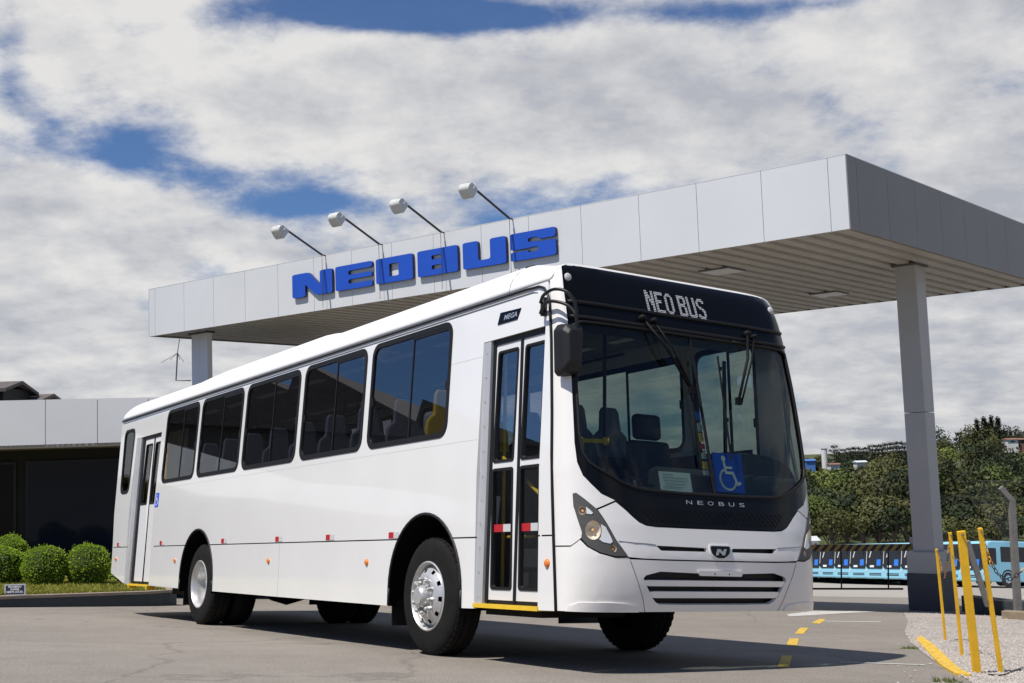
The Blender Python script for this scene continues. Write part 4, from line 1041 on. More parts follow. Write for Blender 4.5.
# sign letters on the fascia
sign = thing('sign', cp(9.2, -.02, .9), 'raised blue NEOBUS letters on the pale canopy fascia', 'sign')
def letter(outline, holes, u0, w):
    """outline in unit square (x right as read, y up); u grows to the left"""
    H_ = .515; V0 = .824-.03
    def mf(x, y, d): return cp(u0-.03-.05*(u0-5.6)/7-x*w, -.012-d, V0+.03-y*H_-(9.2-u0)*.002)
    o = panel('letter', rpoly(outline, .07, 3), [rpoly(h, .03, 2) for h in holes], mf, [LETTER, LETTERS], None, .06, d0=.06, smooth=False)
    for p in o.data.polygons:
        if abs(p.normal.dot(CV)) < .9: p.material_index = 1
    put(o, sign); return o
lw = 1.14; g1 = .012
letter([(0, 0), (.33, 0), (.33, .52), (.60, 0), (1, 0), (1, 1), (.70, 1), (.70, .42), (.42, 1), (0, 1)], [], 12.858, 1.265)
letter([(0, 0), (1, 0), (1, .22), (.36, .22), (.36, .40), (1, .40), (1, .58), (.36, .58), (.36, .76), (1, .76), (1, 1), (0, 1)], [], 11.478, 1.095)
letter([(0, 0), (1, 0), (1, 1), (0, 1)], [[(.37, .24), (.62, .24), (.62, .74), (.37, .74)]], 10.258, 1.035)
letter([(0, 0), (1, 0), (1, 1), (0, 1)], [[(.36, .22), (.60, .22), (.60, .38), (.36, .38)], [(.36, .60), (.60, .60), (.60, .76), (.36, .76)]], 9.078, 1.065)
letter([(0, 0), (1, 0), (1, 1), (.64, 1), (.64, .26), (.36, .26), (.36, 1), (0, 1)], [], 7.868, 1.075)
letter([(0, 0), (1, 0), (1, .57), (.62, .57), (.62, .60), (.40, .60), (.40, .76), (.63, .76), (.63, .66), (1, .66), (1, 1), (0, 1), (0, .40), (.36, .40), (.62, .42), (.62, .24), (.40, .24), (.40, .32), (0, .32)], [], 6.678, 1.065)

# floodlights on arms
FL = [(11.777, 282, 234, 326, 254, 'floodlight above the letter N, leftmost of the four on the canopy edge'),
      (10.065, 334, 225, 383, 243, 'floodlight between the letters E and O, second from the left on the canopy edge'),
      (8.354, 399, 213, 445, 231, 'floodlight above the letter B, third from the left on the canopy edge'),
      (6.613, 467, 195, 514, 218, 'floodlight above the letter S, rightmost of the four on the canopy edge')]
AV, AW = -1.22, -.50
for u, hx_, hy_, bx_, by_, lab in FL:
    b0 = cp(u, -.10, .0)
    t = thing('floodlight', cp(u, -.03, 0), lab, 'floodlight', 'floodlights on arms over the canopy sign')
    e = cp(u+.02, AV, AW)
    P1 = cp(u, -.10, CH-.02)
    mb = MB(); mb.tube([P1, b0], .005, 6); mb.tube([b0, e], .022, 6)
    mb.tube([cp(u, .1, .02), b0], .015, 6)
    put(mb.build('arm', mat('arm_steel', (.05, .048, .045), .6) if 'arm_steel' not in MATS else MATS['arm_steel']), t)
    # head: rounded drum lamp below the arm end, facing the letters
    d = (cp(u, -.02, .5)-e).normalized(); sx = CU.copy(); up_ = sx.cross(d).normalized()
    if up_.z < 0: up_ = -up_
    c = e-Vector((0, 0, .13))-CV*.02
    HS = .60; prof = [(x*HS, y*HS) for x, y in [(-.15, .13), (-.20, .06), (-.20, -.08), (-.13, -.16), (.10, -.19), (.20, -.17), (.20, .19), (.05, .19)]]
    vs = [c+sx*s*.13+d*p+up_*-q_ for s in (-1, 1) for p, q_ in prof]; n_ = len(prof)
    mb = MB(); mb.add(vs, [tuple(range(n_)), tuple(range(n_, 2*n_))[::-1]]+[(i, n_+i, n_+(i+1) % n_, (i+1) % n_) for i in range(n_)])
    hd = put(mb.build('lamp_head', LAMPW, bevel=.02), t)
    mb = MB(); vs = [c+sx*s*.11+d*.123+up_*q_ for s in (-1, 1) for q_ in (-.095, .095)]; mb.add(vs, [(0, 1, 3, 2)]); g_ = mb.build('lamp_glass', CHROME); g_.parent = hd
    mb = MB(); mb.tube([c+sx*.14, c+sx*.14+up_*.12, e+CV*.05, c-sx*.14+up_*.12, c-sx*.14], .007, 6)
    put(mb.build('bracket', LAMPW), t)
# wire antenna on the far column
P = cp(17.04+.31, .72, 0); zA = P.z
a0 = at(191, 380.5, 29.9); a1 = at(176, 380.5, 29.9); a2 = at(177.5, 353, 29.9); a3 = at(179.5, 339, 29.9)
an = thing('wire_antenna', a0, 'thin wire antenna on a bracket beside the far canopy column', 'antenna')
mb = MB(); mb.tube([a0, a1, a2], .018, 6); put(mb.build('bracket', GREYP), an)
mb = MB(); mb.tube([a2, a3], .010, 5)
for q in ((161, 363), (184, 362), (170, 360), (180, 360)): mb.tube([a2, at(*q, 29.9)], .007, 4)
put(mb.build('aerial_rods', GREYP), an)

# ------------------------------------------------------------------ building on the left
FD = Vector((.973, .23, 0)).normalized(); FN = Vector((.23, -.973, 0)).normalized()     # along the front, and out of it
B0 = at(50, 487, 27.0); B0.z = 0
TZ = -1.30          # terrace level by the building
def bp(s, o, z): return Vector((B0.x, B0.y, 0))+FD*s+FN*o+Vector((0, 0, z))
def bbox(mb, s0, s1, o0, o1, z0, z1, mi=0):
    P = [bp(s, o, z) for s in (s0, s1) for o in (o0, o1) for z in (z0, z1)]
    mb.add(P, [(0, 1, 3, 2), (4, 6, 7, 5), (0, 4, 5, 1), (2, 3, 7, 6), (1, 5, 7, 3), (0, 2, 6, 4)], mi)
zt = at(50, 399, 27).z; zb_ = at(50, 446.5, 27).z
bl = thing('office_building', bp(-6, -5, TZ), 'low office with pale panel fascia and dark glass front behind the round bushes', 'building')
SJ = [-26+1.33*k-.12+.0 for k in range(27)]; 
sj0 = at(44.4, 399, 27); s0_ = (sj0-bp(0, 0, sj0.z)).dot(FD); s1_ = (at(95.5, 399, 27)-bp(0, 0, zt)).dot(FD); st_ = s1_-s0_
SJ = [s0_+st_*k for k in range(-20, 7)]
mb = MB()
for a, b in zip(SJ, SJ[1:]): bbox(mb, a+.006, b-.006, -.02, 0, zb_, zt)
put(mb.build('fascia', ACMW), bl)
mb = MB(); bbox(mb, SJ[0], SJ[-1], -12, -.021, zb_+.05, zt-.02); put(mb.build('roof', JOINT), bl)
mb = MB(); bbox(mb, SJ[0], SJ[-1], -1.6, -.0, zb_-.03, zb_+.049); put(mb.build('eave', EAVE), bl)
mb = MB(); bbox(mb, SJ[0]+.3, SJ[-1]-.3, -11.8, -1.8, TZ-1.2, zb_+.04); put(mb.build('wall', WALLD), bl)
for k, (a, b) in enumerate(((-8.0, -5.4), (-5.2, -2.6), (-2.4, -.95), (-.75, 1.45), (1.65, 4.2), (4.4, 6.6))):
    mb = MB(); bbox(mb, a, b, -1.79, -1.74, TZ+.15, zb_-.28); w_ = put(mb.build('window', BLACK), bl)
    mb = MB(); bbox(mb, a+.06, b-.06, -1.738, -1.73, TZ+.2, zb_-.34); g_ = mb.build('window_pane', GLAZE2 if k in (1, 3) else DGLAZE); g_.parent = w_; 
# roofs of sheds behind the office
def shed(px0, px1, pyt, pyb, depth, lab, name='shed', slope=0, dd=2.5):
    a = at(px0, pyt, depth); b = at(px1, pyt, depth); z0 = zg(a.x, a.y)-.5; zt_ = a.z
    t = thing(name, Vector(((a.x+b.x)/2, a.y+dd/2, z0+.5)), lab, 'shed')
    mb = MB(); mb.box(((a.x+b.x)/2, a.y+dd/2, (z0+zt_-.3)/2), (b.x-a.x-.4, dd, zt_-.3-z0)); put(mb.build('wall', WALLD), t)
    mb = MB(); x0, x1 = a.x, b.x
    vs = [(x0, a.y-.3, zt_-.35), (x1, a.y-.3, zt_-.35), (x1-slope, a.y+dd*.5, zt_), (x0+slope, a.y+dd*.5, zt_), (x1, a.y+dd+.3, zt_-.35), (x0, a.y+dd+.3, zt_-.35)]
    vs += [(x, y, z-.12) for x, y, z in vs]
    mb.add(vs, [(0, 1, 2, 3), (3, 2, 4, 5), (6, 9, 8, 7), (9, 11, 10, 8), (0, 6, 7, 1), (1, 7, 8, 2), (2, 8, 10, 4), (5, 4, 10, 11), (0, 3, 9, 6), (3, 5, 11, 9)])
    put(mb.build('roof', ROOFB), t); return t
shed(-60, 9, 381, 400, 44, 'brown roofed shed rising at the far left above the office fascia')
shed(9, 42, 393, 400, 46, 'low brown roofed shed just above the office fascia')
# cladded hall beyond the left edge, seen mirrored in the bus windows
hall = thing('factory_hall', (-38, 33, zg(-38, 33)), 'tall dark clad factory hall standing left of the office', 'building')
z0 = zg(-38, 33)-1
mb = MB(); c_, s_ = math.cos(.25), math.sin(.25)
def hp(x, y, z): return (-38+x*c_-y*s_, 33+x*s_+y*c_, z)
def hb(mb, x0, x1, y0, y1, a, b): 
    P = [hp(x, y, z) for x in (x0, x1) for y in (y0, y1) for z in (a, b)]; mb.add(P, [(0, 1, 3, 2), (4, 6, 7, 5), (0, 4, 5, 1), (2, 3, 7, 6), (1, 5, 7, 3), (0, 2, 6, 4)])
hb(mb, -8, 8, -13, 13, z0, z0+7.5); put(mb.build('wall', HALL), hall)
mb = MB()
pts = [(-13.4, 7.5), (-8, 8.8), (-7.9, 8.0), (-1, 10.2), (-.8, 9.0), (6, 10.6), (6.2, 9.2), (13.4, 8.0), (13.4, 7.45), (-13.4, 7.45)]
vs = [hp(x, y, z0+z) for x in (-8.4, 8.4) for y, z in pts]; n_ = len(pts)
mb.add(vs, [tuple(range(n_)), tuple(range(n_, 2*n_))[::-1]]+[(i, n_+i, n_+(i+1) % n_, (i+1) % n_) for i in range(n_)]); put(mb.build('roof', ROOFB), hall)

# terrace: retaining wall, cap, grass
def gl(px, py): return gp(px, py)
w0 = gp(-60, 608.2); w1 = gp(0, 607.5); w2 = gp(150, 606.2)
def topz(px, py, P): r = ray(px, py); t = (P.y)/r.y; return (CAM+r*t).z
zA, zB = topz(0, 596.8, w1), topz(150, 591.8, w2)
wd = (w2-w1); 
def wz(P): k = (P-w1).dot(wd)/wd.dot(wd); return zA+(zB-zA)*k
path = [w1-wd*4, w1-wd*2, w0, w1, w1+wd*.5, w2]
nrm = Vector((-wd.y, wd.x, 0)).normalized()
if nrm.y < 0: nrm = -nrm
end = gp(163, 605.8); 
path += [end]+[end+wd.normalized()*(.45*math.sin(t))+nrm*(.45*(1-math.cos(t))) for t in (.4, .8, 1.2, 1.57)]+[end+wd.normalized()*.45+nrm*(.45+k) for k in (1.5, 3.5, 7)]
mb = MB(); P0 = []
for p in path: p = Vector((p.x, p.y, 0)); P0.append(p)
def offset(i, d):
    a = P0[max(i-1, 0)]; b = P0[min(i+1, len(P0)-1)]; t = (b-a).normalized(); nn = Vector((-t.y, t.x, 0)); return P0[i]+nn*d
vs = []; 
for i, p in enumerate(P0):
    zt_ = wz(p) if i < 12 else wz(P0[11]); q = offset(i, .22)
    zt_ = max(zt_, -1.46)
    vs += [(p.x, p.y, zg(p.x, p.y)-.3), (p.x, p.y, zt_-.05), (q.x, q.y, zt_-.05), (q.x, q.y, zg(q.x, q.y)-.3)]
mb.add(vs, [(4*i+j, 4*i+j+1, 4*i+j+5, 4*i+j+4) for i in range(len(P0)-1) for j in range(3)])
rw = thing('retaining_wall', (w1.x, w1.y, zg(w1.x, w1.y)), 'low dark grey retaining wall along the lawn edge behind the bus', 'wall')
put(mb.build('wall_face', WALLG), rw)
mb = MB(); vs = []
for i, p in enumerate(P0):
    zt_ = max(wz(p) if i < 12 else wz(P0[11]), -1.46); a = offset(i, -.02); q = offset(i, .24)
    vs += [(a.x, a.y, zt_-.049), (a.x, a.y, zt_), (q.x, q.y, zt_), (q.x, q.y, zt_-.049)]
mb.add(vs, [(4*i+j, 4*i+(j+1) % 4, 4*i+(j+1) % 4+4, 4*i+j+4) for i in range(len(P0)-1) for j in range(4)])
put(mb.build('coping', CAP), rw)
# lawn soil
tv = []; 
ins = [offset(i, .2) for i in range(len(P0))]
poly = [(p.x, p.y) for p in ins]+[(ins[-1].x, ins[-1].y+2), (ins[0].x-2, ins[-1].y+12), (ins[0].x-4, ins[0].y)]
def tz(x, y): return max(wz(Vector((x, y, 0))), -1.46)+.0+.012*max(0, (Vector((x, y, 0))-P0[3]).dot(nrm))
loops = [[Vector((x, y, 0)) for x, y in poly]]
bm = bmesh.new(); vv = [bm.verts.new(v) for v in loops[0]]
bmesh.ops.triangle_fill(bm, use_beauty=True, edges=[bm.edges.new((vv[i], vv[(i+1) % len(vv)])) for i in range(len(vv))])
for y in frange(min(p[1] for p in poly), max(p[1] for p in poly), 1.2): bmesh.ops.bisect_plane(bm, geom=bm.verts[:]+bm.edges[:]+bm.faces[:], plane_co=(0, y, 0), plane_no=(0, 1, 0))
for x in frange(min(p[0] for p in poly), max(p[0] for p in poly), 2): bmesh.ops.bisect_plane(bm, geom=bm.verts[:]+bm.edges[:]+bm.faces[:], plane_co=(x, 0, 0), plane_no=(1, 0, 0))
for v in bm.verts: v.co.z = tz(v.co.x, v.co.y)-.02
me = bpy.data.meshes.new('lawn'); bm.to_mesh(me); bm.free(); me.materials.append(SOIL); lawn = bpy.data.objects.new('lawn', me); COL.objects.link(lawn); lawn['kind'] = 'structure'
def inpoly(x, y, P):
    c = False; j = len(P)-1
    for i in range(len(P)):
        if (P[i][1] > y) != (P[j][1] > y) and x < (P[j][0]-P[i][0])*(y-P[i][1])/(P[j][1]-P[i][1])+P[i][0]: c = not c
        j = i
    return c
rnd = random.Random(3); mb = MB(); cnt = 0
A0 = w1-wd*.45
while cnt < 26000:
    k = rnd.uniform(-.6, 1.25); o = rnd.uniform(.22, 4.2) if rnd.random() < .75 else rnd.uniform(.2, .5)
    p = P0[3]+Vector((wd.x, wd.y, 0))*k+nrm*o
    if not inpoly(p.x, p.y, poly): cnt += 1; continue
    z = tz(p.x, p.y)-.02; hgt = rnd.uniform(.03, .08); a = rnd.uniform(0, 6.28); w = .012
    lx, ly = rnd.gauss(0, .04), rnd.gauss(0, .04)
    mb.add([(p.x-w*math.cos(a), p.y-w*math.sin(a), z), (p.x+w*math.cos(a), p.y+w*math.sin(a), z), (p.x+lx, p.y+ly, z+hgt)], [(0, 1, 2)]); cnt += 1
o = mb.build('grass', GRASS); o['kind'] = 'stuff'

# clipped round bushes
def bush(px, py, depth, rad, lab, seed, squash=1.0):
    c = at(px, py, depth); rnd = random.Random(seed)
    base = Vector((c.x, c.y, tz(c.x, c.y)-.02))
    t = thing('round_bush', base, lab, 'bush', 'clipped round bushes in front of the office')
    rz_ = c.z-base.z+rad*.0
    mb = MB(); vs = []; fs = []
    nu, nv = 28, 16
    def rr(d): return 1+.045*math.sin(d.x*5+seed)*math.cos(d.y*4+seed*2)+.03*math.sin(d.z*9+seed)
    for j in range(nv+1):
        for i in range(nu):
            th = math.pi*j/nv; ph = 2*math.pi*i/nu; d = Vector((math.sin(th)*math.cos(ph), math.sin(th)*math.sin(ph), math.cos(th)))
            p = c+d*rad*.93*rr(d); p.z = max(p.z, base.z); vs.append(p)
    fs = [(j*nu+i, j*nu+(i+1) % nu, (j+1)*nu+(i+1) % nu, (j+1)*nu+i) for j in range(nv) for i in range(nu)]
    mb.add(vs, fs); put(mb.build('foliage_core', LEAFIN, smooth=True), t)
    mb = MB()
    for k in range(5200):
        z = rnd.uniform(-.95, 1); ph = rnd.uniform(0, 6.283); s = math.sqrt(1-z*z); d = Vector((s*math.cos(ph), s*math.sin(ph), z))
        clump = .035*math.sin(d.x*17+seed)*math.sin(d.y*15)*math.sin(d.z*16+2)
        p = c+d*rad*(rr(d)*rnd.uniform(.93, 1.0)+clump*1.2)
        if p.z < base.z+.01: continue
        L_ = rnd.uniform(.016, .032)*(1.5 if rnd.random() < .08 else 1); a = (d+Vector((rnd.gauss(0, .5), rnd.gauss(0, .5), rnd.gauss(0, .5)+.3))).normalized(); b = a.orthogonal().normalized(); b.rotate(Matrix.Rotation(rnd.uniform(0, 6.28), 3, a))
        mb.add([p-b*L_*.5, p+a*L_*.6+b*L_*.1, p+b*L_*.5, p+b*.0-a*L_*.6], [(0, 1, 2, 3)])
    for k in range(45):
        z = rnd.uniform(-.3, 1); ph = rnd.uniform(0, 6.283); s = math.sqrt(1-z*z); d = Vector((s*math.cos(ph), s*math.sin(ph), z)); p = c+d*rad*rr(d)
        for q_ in range(3):
            p = p+d*.014; a = (d+Vector((rnd.gauss(0, .7), rnd.gauss(0, .7), rnd.gauss(0, .7)))).normalized(); b = a.orthogonal().normalized(); mb.add([p-b*.008, p+a*.03, p+b*.008], [(0, 1, 2)])
    put(mb.build('leaves', LEAFBOX), t)
    mb = MB(); mb.tube([base-Vector((0, 0, .05)), base+Vector((0, 0, .3))], .03, 6); put(mb.build('stem', TRUNK), t)
bush(87.5, 565.5, 24.3, .425, 'round clipped bush nearest the rear of the white bus', 1)
bush(45, 567, 24.0, .425, 'round clipped bush second from the rear of the white bus', 2)
bush(1, 568, 24.0, .44, 'round clipped bush at the left picture edge, in front of a taller one', 3)
bush(10, 553, 25.2, .37, 'round clipped bush standing taller behind the leftmost one', 4)
c = at(112, 578, 25.5); 
# small plant half hidden by the bus
t = thing('small_plant', Vector((c.x, c.y, tz(c.x, c.y))), 'small loose leafy plant between the bus rear and the round bush', 'plant')
mb = MB(); rnd = random.Random(5)
for k in range(260):
    p = Vector((c.x+rnd.gauss(0, .12), c.y+rnd.gauss(0, .12), tz(c.x, c.y)+rnd.uniform(0, .36))); L_ = rnd.uniform(.03, .06); a = Vector((rnd.gauss(0, 1), rnd.gauss(0, 1), rnd.uniform(0, 1))).normalized(); b = a.orthogonal().normalized()
    mb.add([p-b*L_*.3, p+a*L_, p+b*L_*.3], [(0, 1, 2)])
put(mb.build('leaves', LEAFBOX), t)
# little sign on the lawn
c = at(15.2, 590, 21.15); c.z = tz(c.x, c.y)
sg = thing('lawn_sign', c, 'small dark blue notice board standing on the lawn edge', 'sign')
sgw, sgh = .36, .185; zc = at(15, 589.7, 21.15).z
mb = MB(); mb.box((c.x, c.y, zc), (sgw, .02, sgh)); put(mb.build('board', ALU), sg)
mb = MB(); mb.box((c.x, c.y-.012, zc), (sgw-.05, .004, sgh-.04)); put(mb.build('face', mat('notice_navy', (.012, .02, .06), .5)), sg)
mb = MB(); mb.box((c.x-.14, c.y+.0, zc-.1), (.02, .015, .2)); mb.box((c.x+.14, c.y, zc-.1), (.02, .015, .2)); put(mb.build('stake', ALU), sg)
for i, (s, w) in enumerate((('PROIBIDO', .22), ('FUMAR', .15), ('NESTE LOCAL', .28))):
    zz_ = zc+.048-.042*i; put(text_mesh('lettering', s, .045, lambda x, y: Vector((c.x+x, c.y-.0155, zz_+y)), SIGNW, None, bold=.001, w=w), sg)

# ------------------------------------------------------------------ right: markings, gravel, posts, fence
def gpoly(name, pts, m__, lift=.004, label=None, cat=None, **k):
    P = [gp(*p) for p in pts]; return sheet(name, [(p.x, p.y) for p in P], m__, lift, **k)
YLINE = mat('road_yellow', (.62, .40, .05), .7, noise=(14, .25)); WLINE = mat('road_white', (.50, .49, .46), .7, noise=(10, .2))
for k, q in enumerate([[(777, 668), (782, 656), (792.5, 656), (789, 668)], [(786, 646), (789.5, 638.8), (799, 638.8), (797, 646.5)], [(794.5, 634), (800, 628), (809, 628), (803.5, 634)], [(811.5, 623.3), (819, 619.2), (826, 619.2), (820, 624)]]):
    o = gpoly('road_marking', q, YLINE)
o = gpoly('road_marking', [(786, 614.6), (812, 611.4), (852, 611.2), (876, 611.8), (846, 613.4), (790, 616.6)], WLINE)
o = gpoly('road_marking', [(815, 621.6), (815, 621), (881, 621.6), (881, 622.2)], WLINE)
o = gpoly('road_marking', [(840, 662.7), (840, 662.1), (925, 664.8), (925, 665.6)], WLINE)
gv = [(904, 613.0), (908, 622), (905, 632), (910, 642), (925, 655), (945, 668), (968, 680), (990, 700), (1200, 760), (1500, 700), (1500, 625), (1100, 619.5), (1010, 617), (960, 614)]
P = [gp(*p) for p in gv]; gpl = [(p.x, p.y) for p in P]
sheet('gravel_bed', gpl, GRAVEL, .006, step=.8)
rnd = random.Random(11); mb = MB()
ico = [(0, 0, 1), (.89, 0, .45), (.28, .85, .45), (-.72, .53, .45), (-.72, -.53, .45), (.28, -.85, .45), (.72, .53, -.2), (-.28, .85, -.2), (-.89, 0, -.2), (-.28, -.85, -.2), (.72, -.53, -.2)]
icf = [(0, 1, 2), (0, 2, 3), (0, 3, 4), (0, 4, 5), (0, 5, 1), (1, 6, 2), (2, 6, 7), (2, 7, 3), (3, 7, 8), (3, 8, 4), (4, 8, 9), (4, 9, 5), (5, 9, 10), (5, 10, 1), (1, 10, 6)]
for k in range(8000):
    px = rnd.uniform(893, 1040); py = 613+(rnd.random()**1.15)*75
    r_ = ray(px, py); p = None
    # quick plane hit
    a = r_.z+.04986*r_.x+.08566*r_.y; 
    if a >= -1e-4: continue
    t = -CAMZ/a; x, y = r_.x*t, r_.y*t
    if t > 24: continue
    if not inpoly(x, y, gpl):
        if rnd.random() > .012: continue
    s = rnd.uniform(.006, .015); z = zg(x, y)+.006; q1, q2_, q3 = rnd.uniform(.7, 1.3), rnd.uniform(.7, 1.3), rnd.uniform(.5, .9); ph = rnd.uniform(0, 6.28); c_, s_ = math.cos(ph), math.sin(ph)
    mb.add([(x+s*(vx*q1*c_-vy*q2_*s_), y+s*(vx*q1*s_+vy*q2_*c_), z+s*vz*q3) for vx, vy, vz in ico], icf)
o = mb.build('gravel', STONE); o['kind'] = 'stuff'
# weeds at the gravel edge
def weed(px, py, r, n_, lab, seed):
    p0 = gp(px, py); t = thing('weed', p0, lab, 'weed'); mb = MB(); rn = random.Random(seed)
    for k in range(n_):
        a = rn.uniform(0, 6.28); R = r*math.sqrt(rn.random()); p = p0+Vector((R*math.cos(a), R*math.sin(a), 0)); L_ = rn.uniform(.02, .05); d = Vector((rn.gauss(0, .6), rn.gauss(0, .6), rn.uniform(.3, 1))).normalized(); b = d.orthogonal().normalized()*.006
        mb.add([p-b, p+b, p+d*L_], [(0, 1, 2)])
    put(mb.build('leaves', LEAFG), t)
weed(911, 649, .09, 90, 'small weed beside the upper end of the yellow painted kerb', 1); weed(947, 682, .10, 90, 'small weed below the yellow painted kerb at the bottom edge', 2)
# yellow painted kerb: a curved low stone
cl = [(137, 470), (190, 517), (222, 550), (258, 585), (295, 615), (330, 638), (385, 655)]; hw = [17, 26, 30, 30, 25, 18, 5]
L0 = [gp(890+(x-w*.6)/4.776, 540+(y+w*.55)/4.776) for (x, y), w in zip(cl, hw)]; L1 = [gp(890+(x+w*.6)/4.776, 540+(y-w*.45)/4.776) for (x, y), w in zip(cl, hw)]
mb = MB(); vs = []
for a, b in zip(L0, L1): vs += [(a.x, a.y, a.z-.05), (a.x, a.y, a.z+.018), (b.x, b.y, b.z+.020), (b.x, b.y, b.z-.05)]
mb.add(vs, [(4*i+j, 4*i+j+1, 4*i+j+5, 4*i+j+4) for i in range(len(L0)-1) for j in range(3)])
kb = mb.build('painted_kerb', KERBY); tag(kb, 'curved kerb stone painted yellow at the edge of the gravel', 'kerb')

def post(bx_, by_, tx, ty, w, lab, flat=False):
    b = gp(bx_, by_); d = (b-CAM).dot(CZ); tp = at(tx, ty, d)
    t = thing('yellow_post', b, lab, 'post', 'leaning yellow posts in the gravel')
    ax = (tp-b); mb = MB(); x_ = Vector((1, 0, 0)); x_ = (x_-ax.normalized()*x_.dot(ax.normalized())).normalized(); y_ = ax.normalized().cross(x_)
    wx, wy = w, (w*.5 if flat else w)
    vs = [q+x_*sx*wx/2+y_*sy*wy/2 for q in (b-ax*.05, tp) for sx, sy in ((-1, -1), (1, -1), (1, 1), (-1, 1))]
    mb.add(vs, [(0, 1, 2, 3), (7, 6, 5, 4), (0, 4, 5, 1), (1, 5, 6, 2), (2, 6, 7, 3), (3, 7, 4, 0)])
    put(mb.build('post_shaft', YPOST, bevel=.003), t)
    mb = MB(); mb.tube([tp-ax*.02-y_*w*.8, tp-ax*.03+y_*w*.9], .008, 6); put(mb.build('hook', GREYP), t); return tp
tp1 = post(945.5, 641, 936.5, 549, .027, 'thin yellow post nearest the grey column, leftmost of the four')
tp2 = post(962, 656, 950, 532.5, .028, 'thin yellow post just left of the thick one')
tp3 = post(977, 673.5, 961, 531, .062, 'thick flat yellow post, widest of the four', True)
tp4 = post(1001, 673, 980, 528, .032, 'thin yellow post right of the thick one')
CHY = mat('chain_yellow', (.75, .42, .05), .5); CHB = mat('chain_black', (.03, .03, .03), .5)
def chain(pts, lab, sag=0, s=.017, dark=.35, seed=0):
    """links along a polyline"""
    dense = []
    for a, b in zip(pts, pts[1:]):
        n_ = max(1, int((b-a).length/(s*1.55)))
        dense += [a+(b-a)*k/n_ for k in range(n_)]
    dense.append(pts[-1]); t = thing('plastic_chain', pts[0], lab, 'chain'); ya, bl_ = MB(), MB()
    for i in range(len(dense)-1):
        p, q = dense[i], dense[i+1]; d = (q-p).normalized(); u = d.orthogonal().normalized(); u.rotate(Matrix.Rotation(1.57*(i % 2)+.3, 3, d)); c = (p+q)/2
        ring = [c+d*math.cos(t_)*s*1.15+u*math.sin(t_)*s*.7 for t_ in [2*math.pi*k/9 for k in range(10)]]
        (ya if (i//9) % 2 == 0 or dark == 0 else bl_).tube(ring, s*.20, 5, cap=False)
    put(ya.build('links', CHY), t)
    if bl_.v: put(bl_.build('links', CHB), t)
def dat(px, py, ref): return at(px, py, (ref-CAM).dot(CZ))
chain([tp1, dat(940, 562, tp1), dat(943.5, 579, tp1)], 'short yellow and black chain hanging down from the leftmost yellow post')
chain([tp2+Vector((0, 0, -.02)), dat(947.5, 560, tp2), dat(944.5, 578, tp1)], 'thin yellow and black chain between the two posts nearest the column', s=.012)
d4 = tp4; c1 = [tp4, dat(985, 545, d4), dat(990, 561, d4), dat(997, 573, d4), dat(1004, 579, d4), dat(1012, 579, d4), dat(1018, 574, d4), dat(1030, 566, d4), dat(1045, 552, d4)]
chain(c1, 'long yellow and black chain sagging from the right thin yellow post', s=.019)
mb = MB(); mb.tube([dat(952, 556, tp2), dat(968, 566, tp3), dat(975, 566, tp3), dat(986, 570, tp4)], .003, 5); w_ = mb.build('loose_wire', GREYP); tag(w_, 'thin loose wire strung between the yellow posts', 'wire')
mb = MB(); pts = [gp(x, y)+Vector((0, 0, .012)) for x, y in ((988, 676), (998, 677), (1006, 676), (1014, 672), (1024, 669), (1040, 667))]; mb.tube(pts, .006, 5); w_ = mb.build('cable', BLACK); tag(w_, 'thin dark cable lying on the gravel at the right picture edge', 'cable')
# concrete fence with wire mesh behind the gravel
fb = gp(1019, 618); fd_ = (fb-CAM).dot(CZ)
fdir = (gp(1100, 619)-gp(1019, 618)).normalized()
fence = thing('fence', fb, 'concrete post wire mesh fence with an angled top and a brace', 'fence')
FPT = at(1012, 500, fd_)-at(1018.5, 618, fd_); FPE = at(1001, 487.5, fd_)-at(1012, 500, fd_)
def fpost(b, name='fence_post'):
    tp = b+FPT; e = tp+FPE; mb = MB(); mb.tube([b-Vector((0, 0, .3)), tp, e], [.075, .065, .055], 4); put(mb.build(name, CONC), fence); return tp, e
ftop = []
bx0 = gp(1018, 618)
for k in (0, 1, 2):
    b = bx0+Vector((3.0*k, 1.2*k, 0)); b.z = zg(b.x, b.y); ftop.append(fpost(b))
mb = MB(); d = (bx0-CAM).dot(CZ)
a = at(967, 541, d); b = at(988, 606, d); mb.tube([a, b], .055, 4); put(mb.build('brace', CONC), fence)
mb = MB(); 
def wires(A, B, h0, h1):
    n_ = 26
    for k in range(n_):
        for s in (1, -1):
            L_ = (B-A).length; H_ = h1-h0; x0 = L_*k/n_
            p = A+(B-A)*(k/n_)+Vector((0, 0, h0 if s > 0 else h1)); dx = min(L_-x0, H_); q = A+(B-A)*((x0+dx)/L_)+Vector((0, 0, (h0+dx) if s > 0 else (h1-dx)))
            mb.tube([p, q], .0016, 3, cap=False)
    for h in (h0, (h0+h1)/2, h1): mb.tube([A+Vector((0, 0, h)), B+Vector((0, 0, h))], .003, 4)
bl0 = gp(966, 614.5); bl0.z = bx0.z
wires(bl0, bx0, .25, 2.2); wires(bx0, bx0+Vector((3, 1.2, zg(bx0.x+3, bx0.y+1.2)-bx0.z)), .25, 2.2)
put(mb.build('wire_mesh', GREYP), fence)
mb = MB(); q = bl0; mb.box(((bl0.x+bx0.x+1)/2, (bl0.y+bx0.y)/2+.1, bx0.z+.06), ((bx0-bl0).length+1.2, .2, .28), rz=math.atan2(bx0.y-bl0.y, bx0.x-bl0.x)); put(mb.build('dark_strip', WALLG), fence)  # low dark box along the fence foot
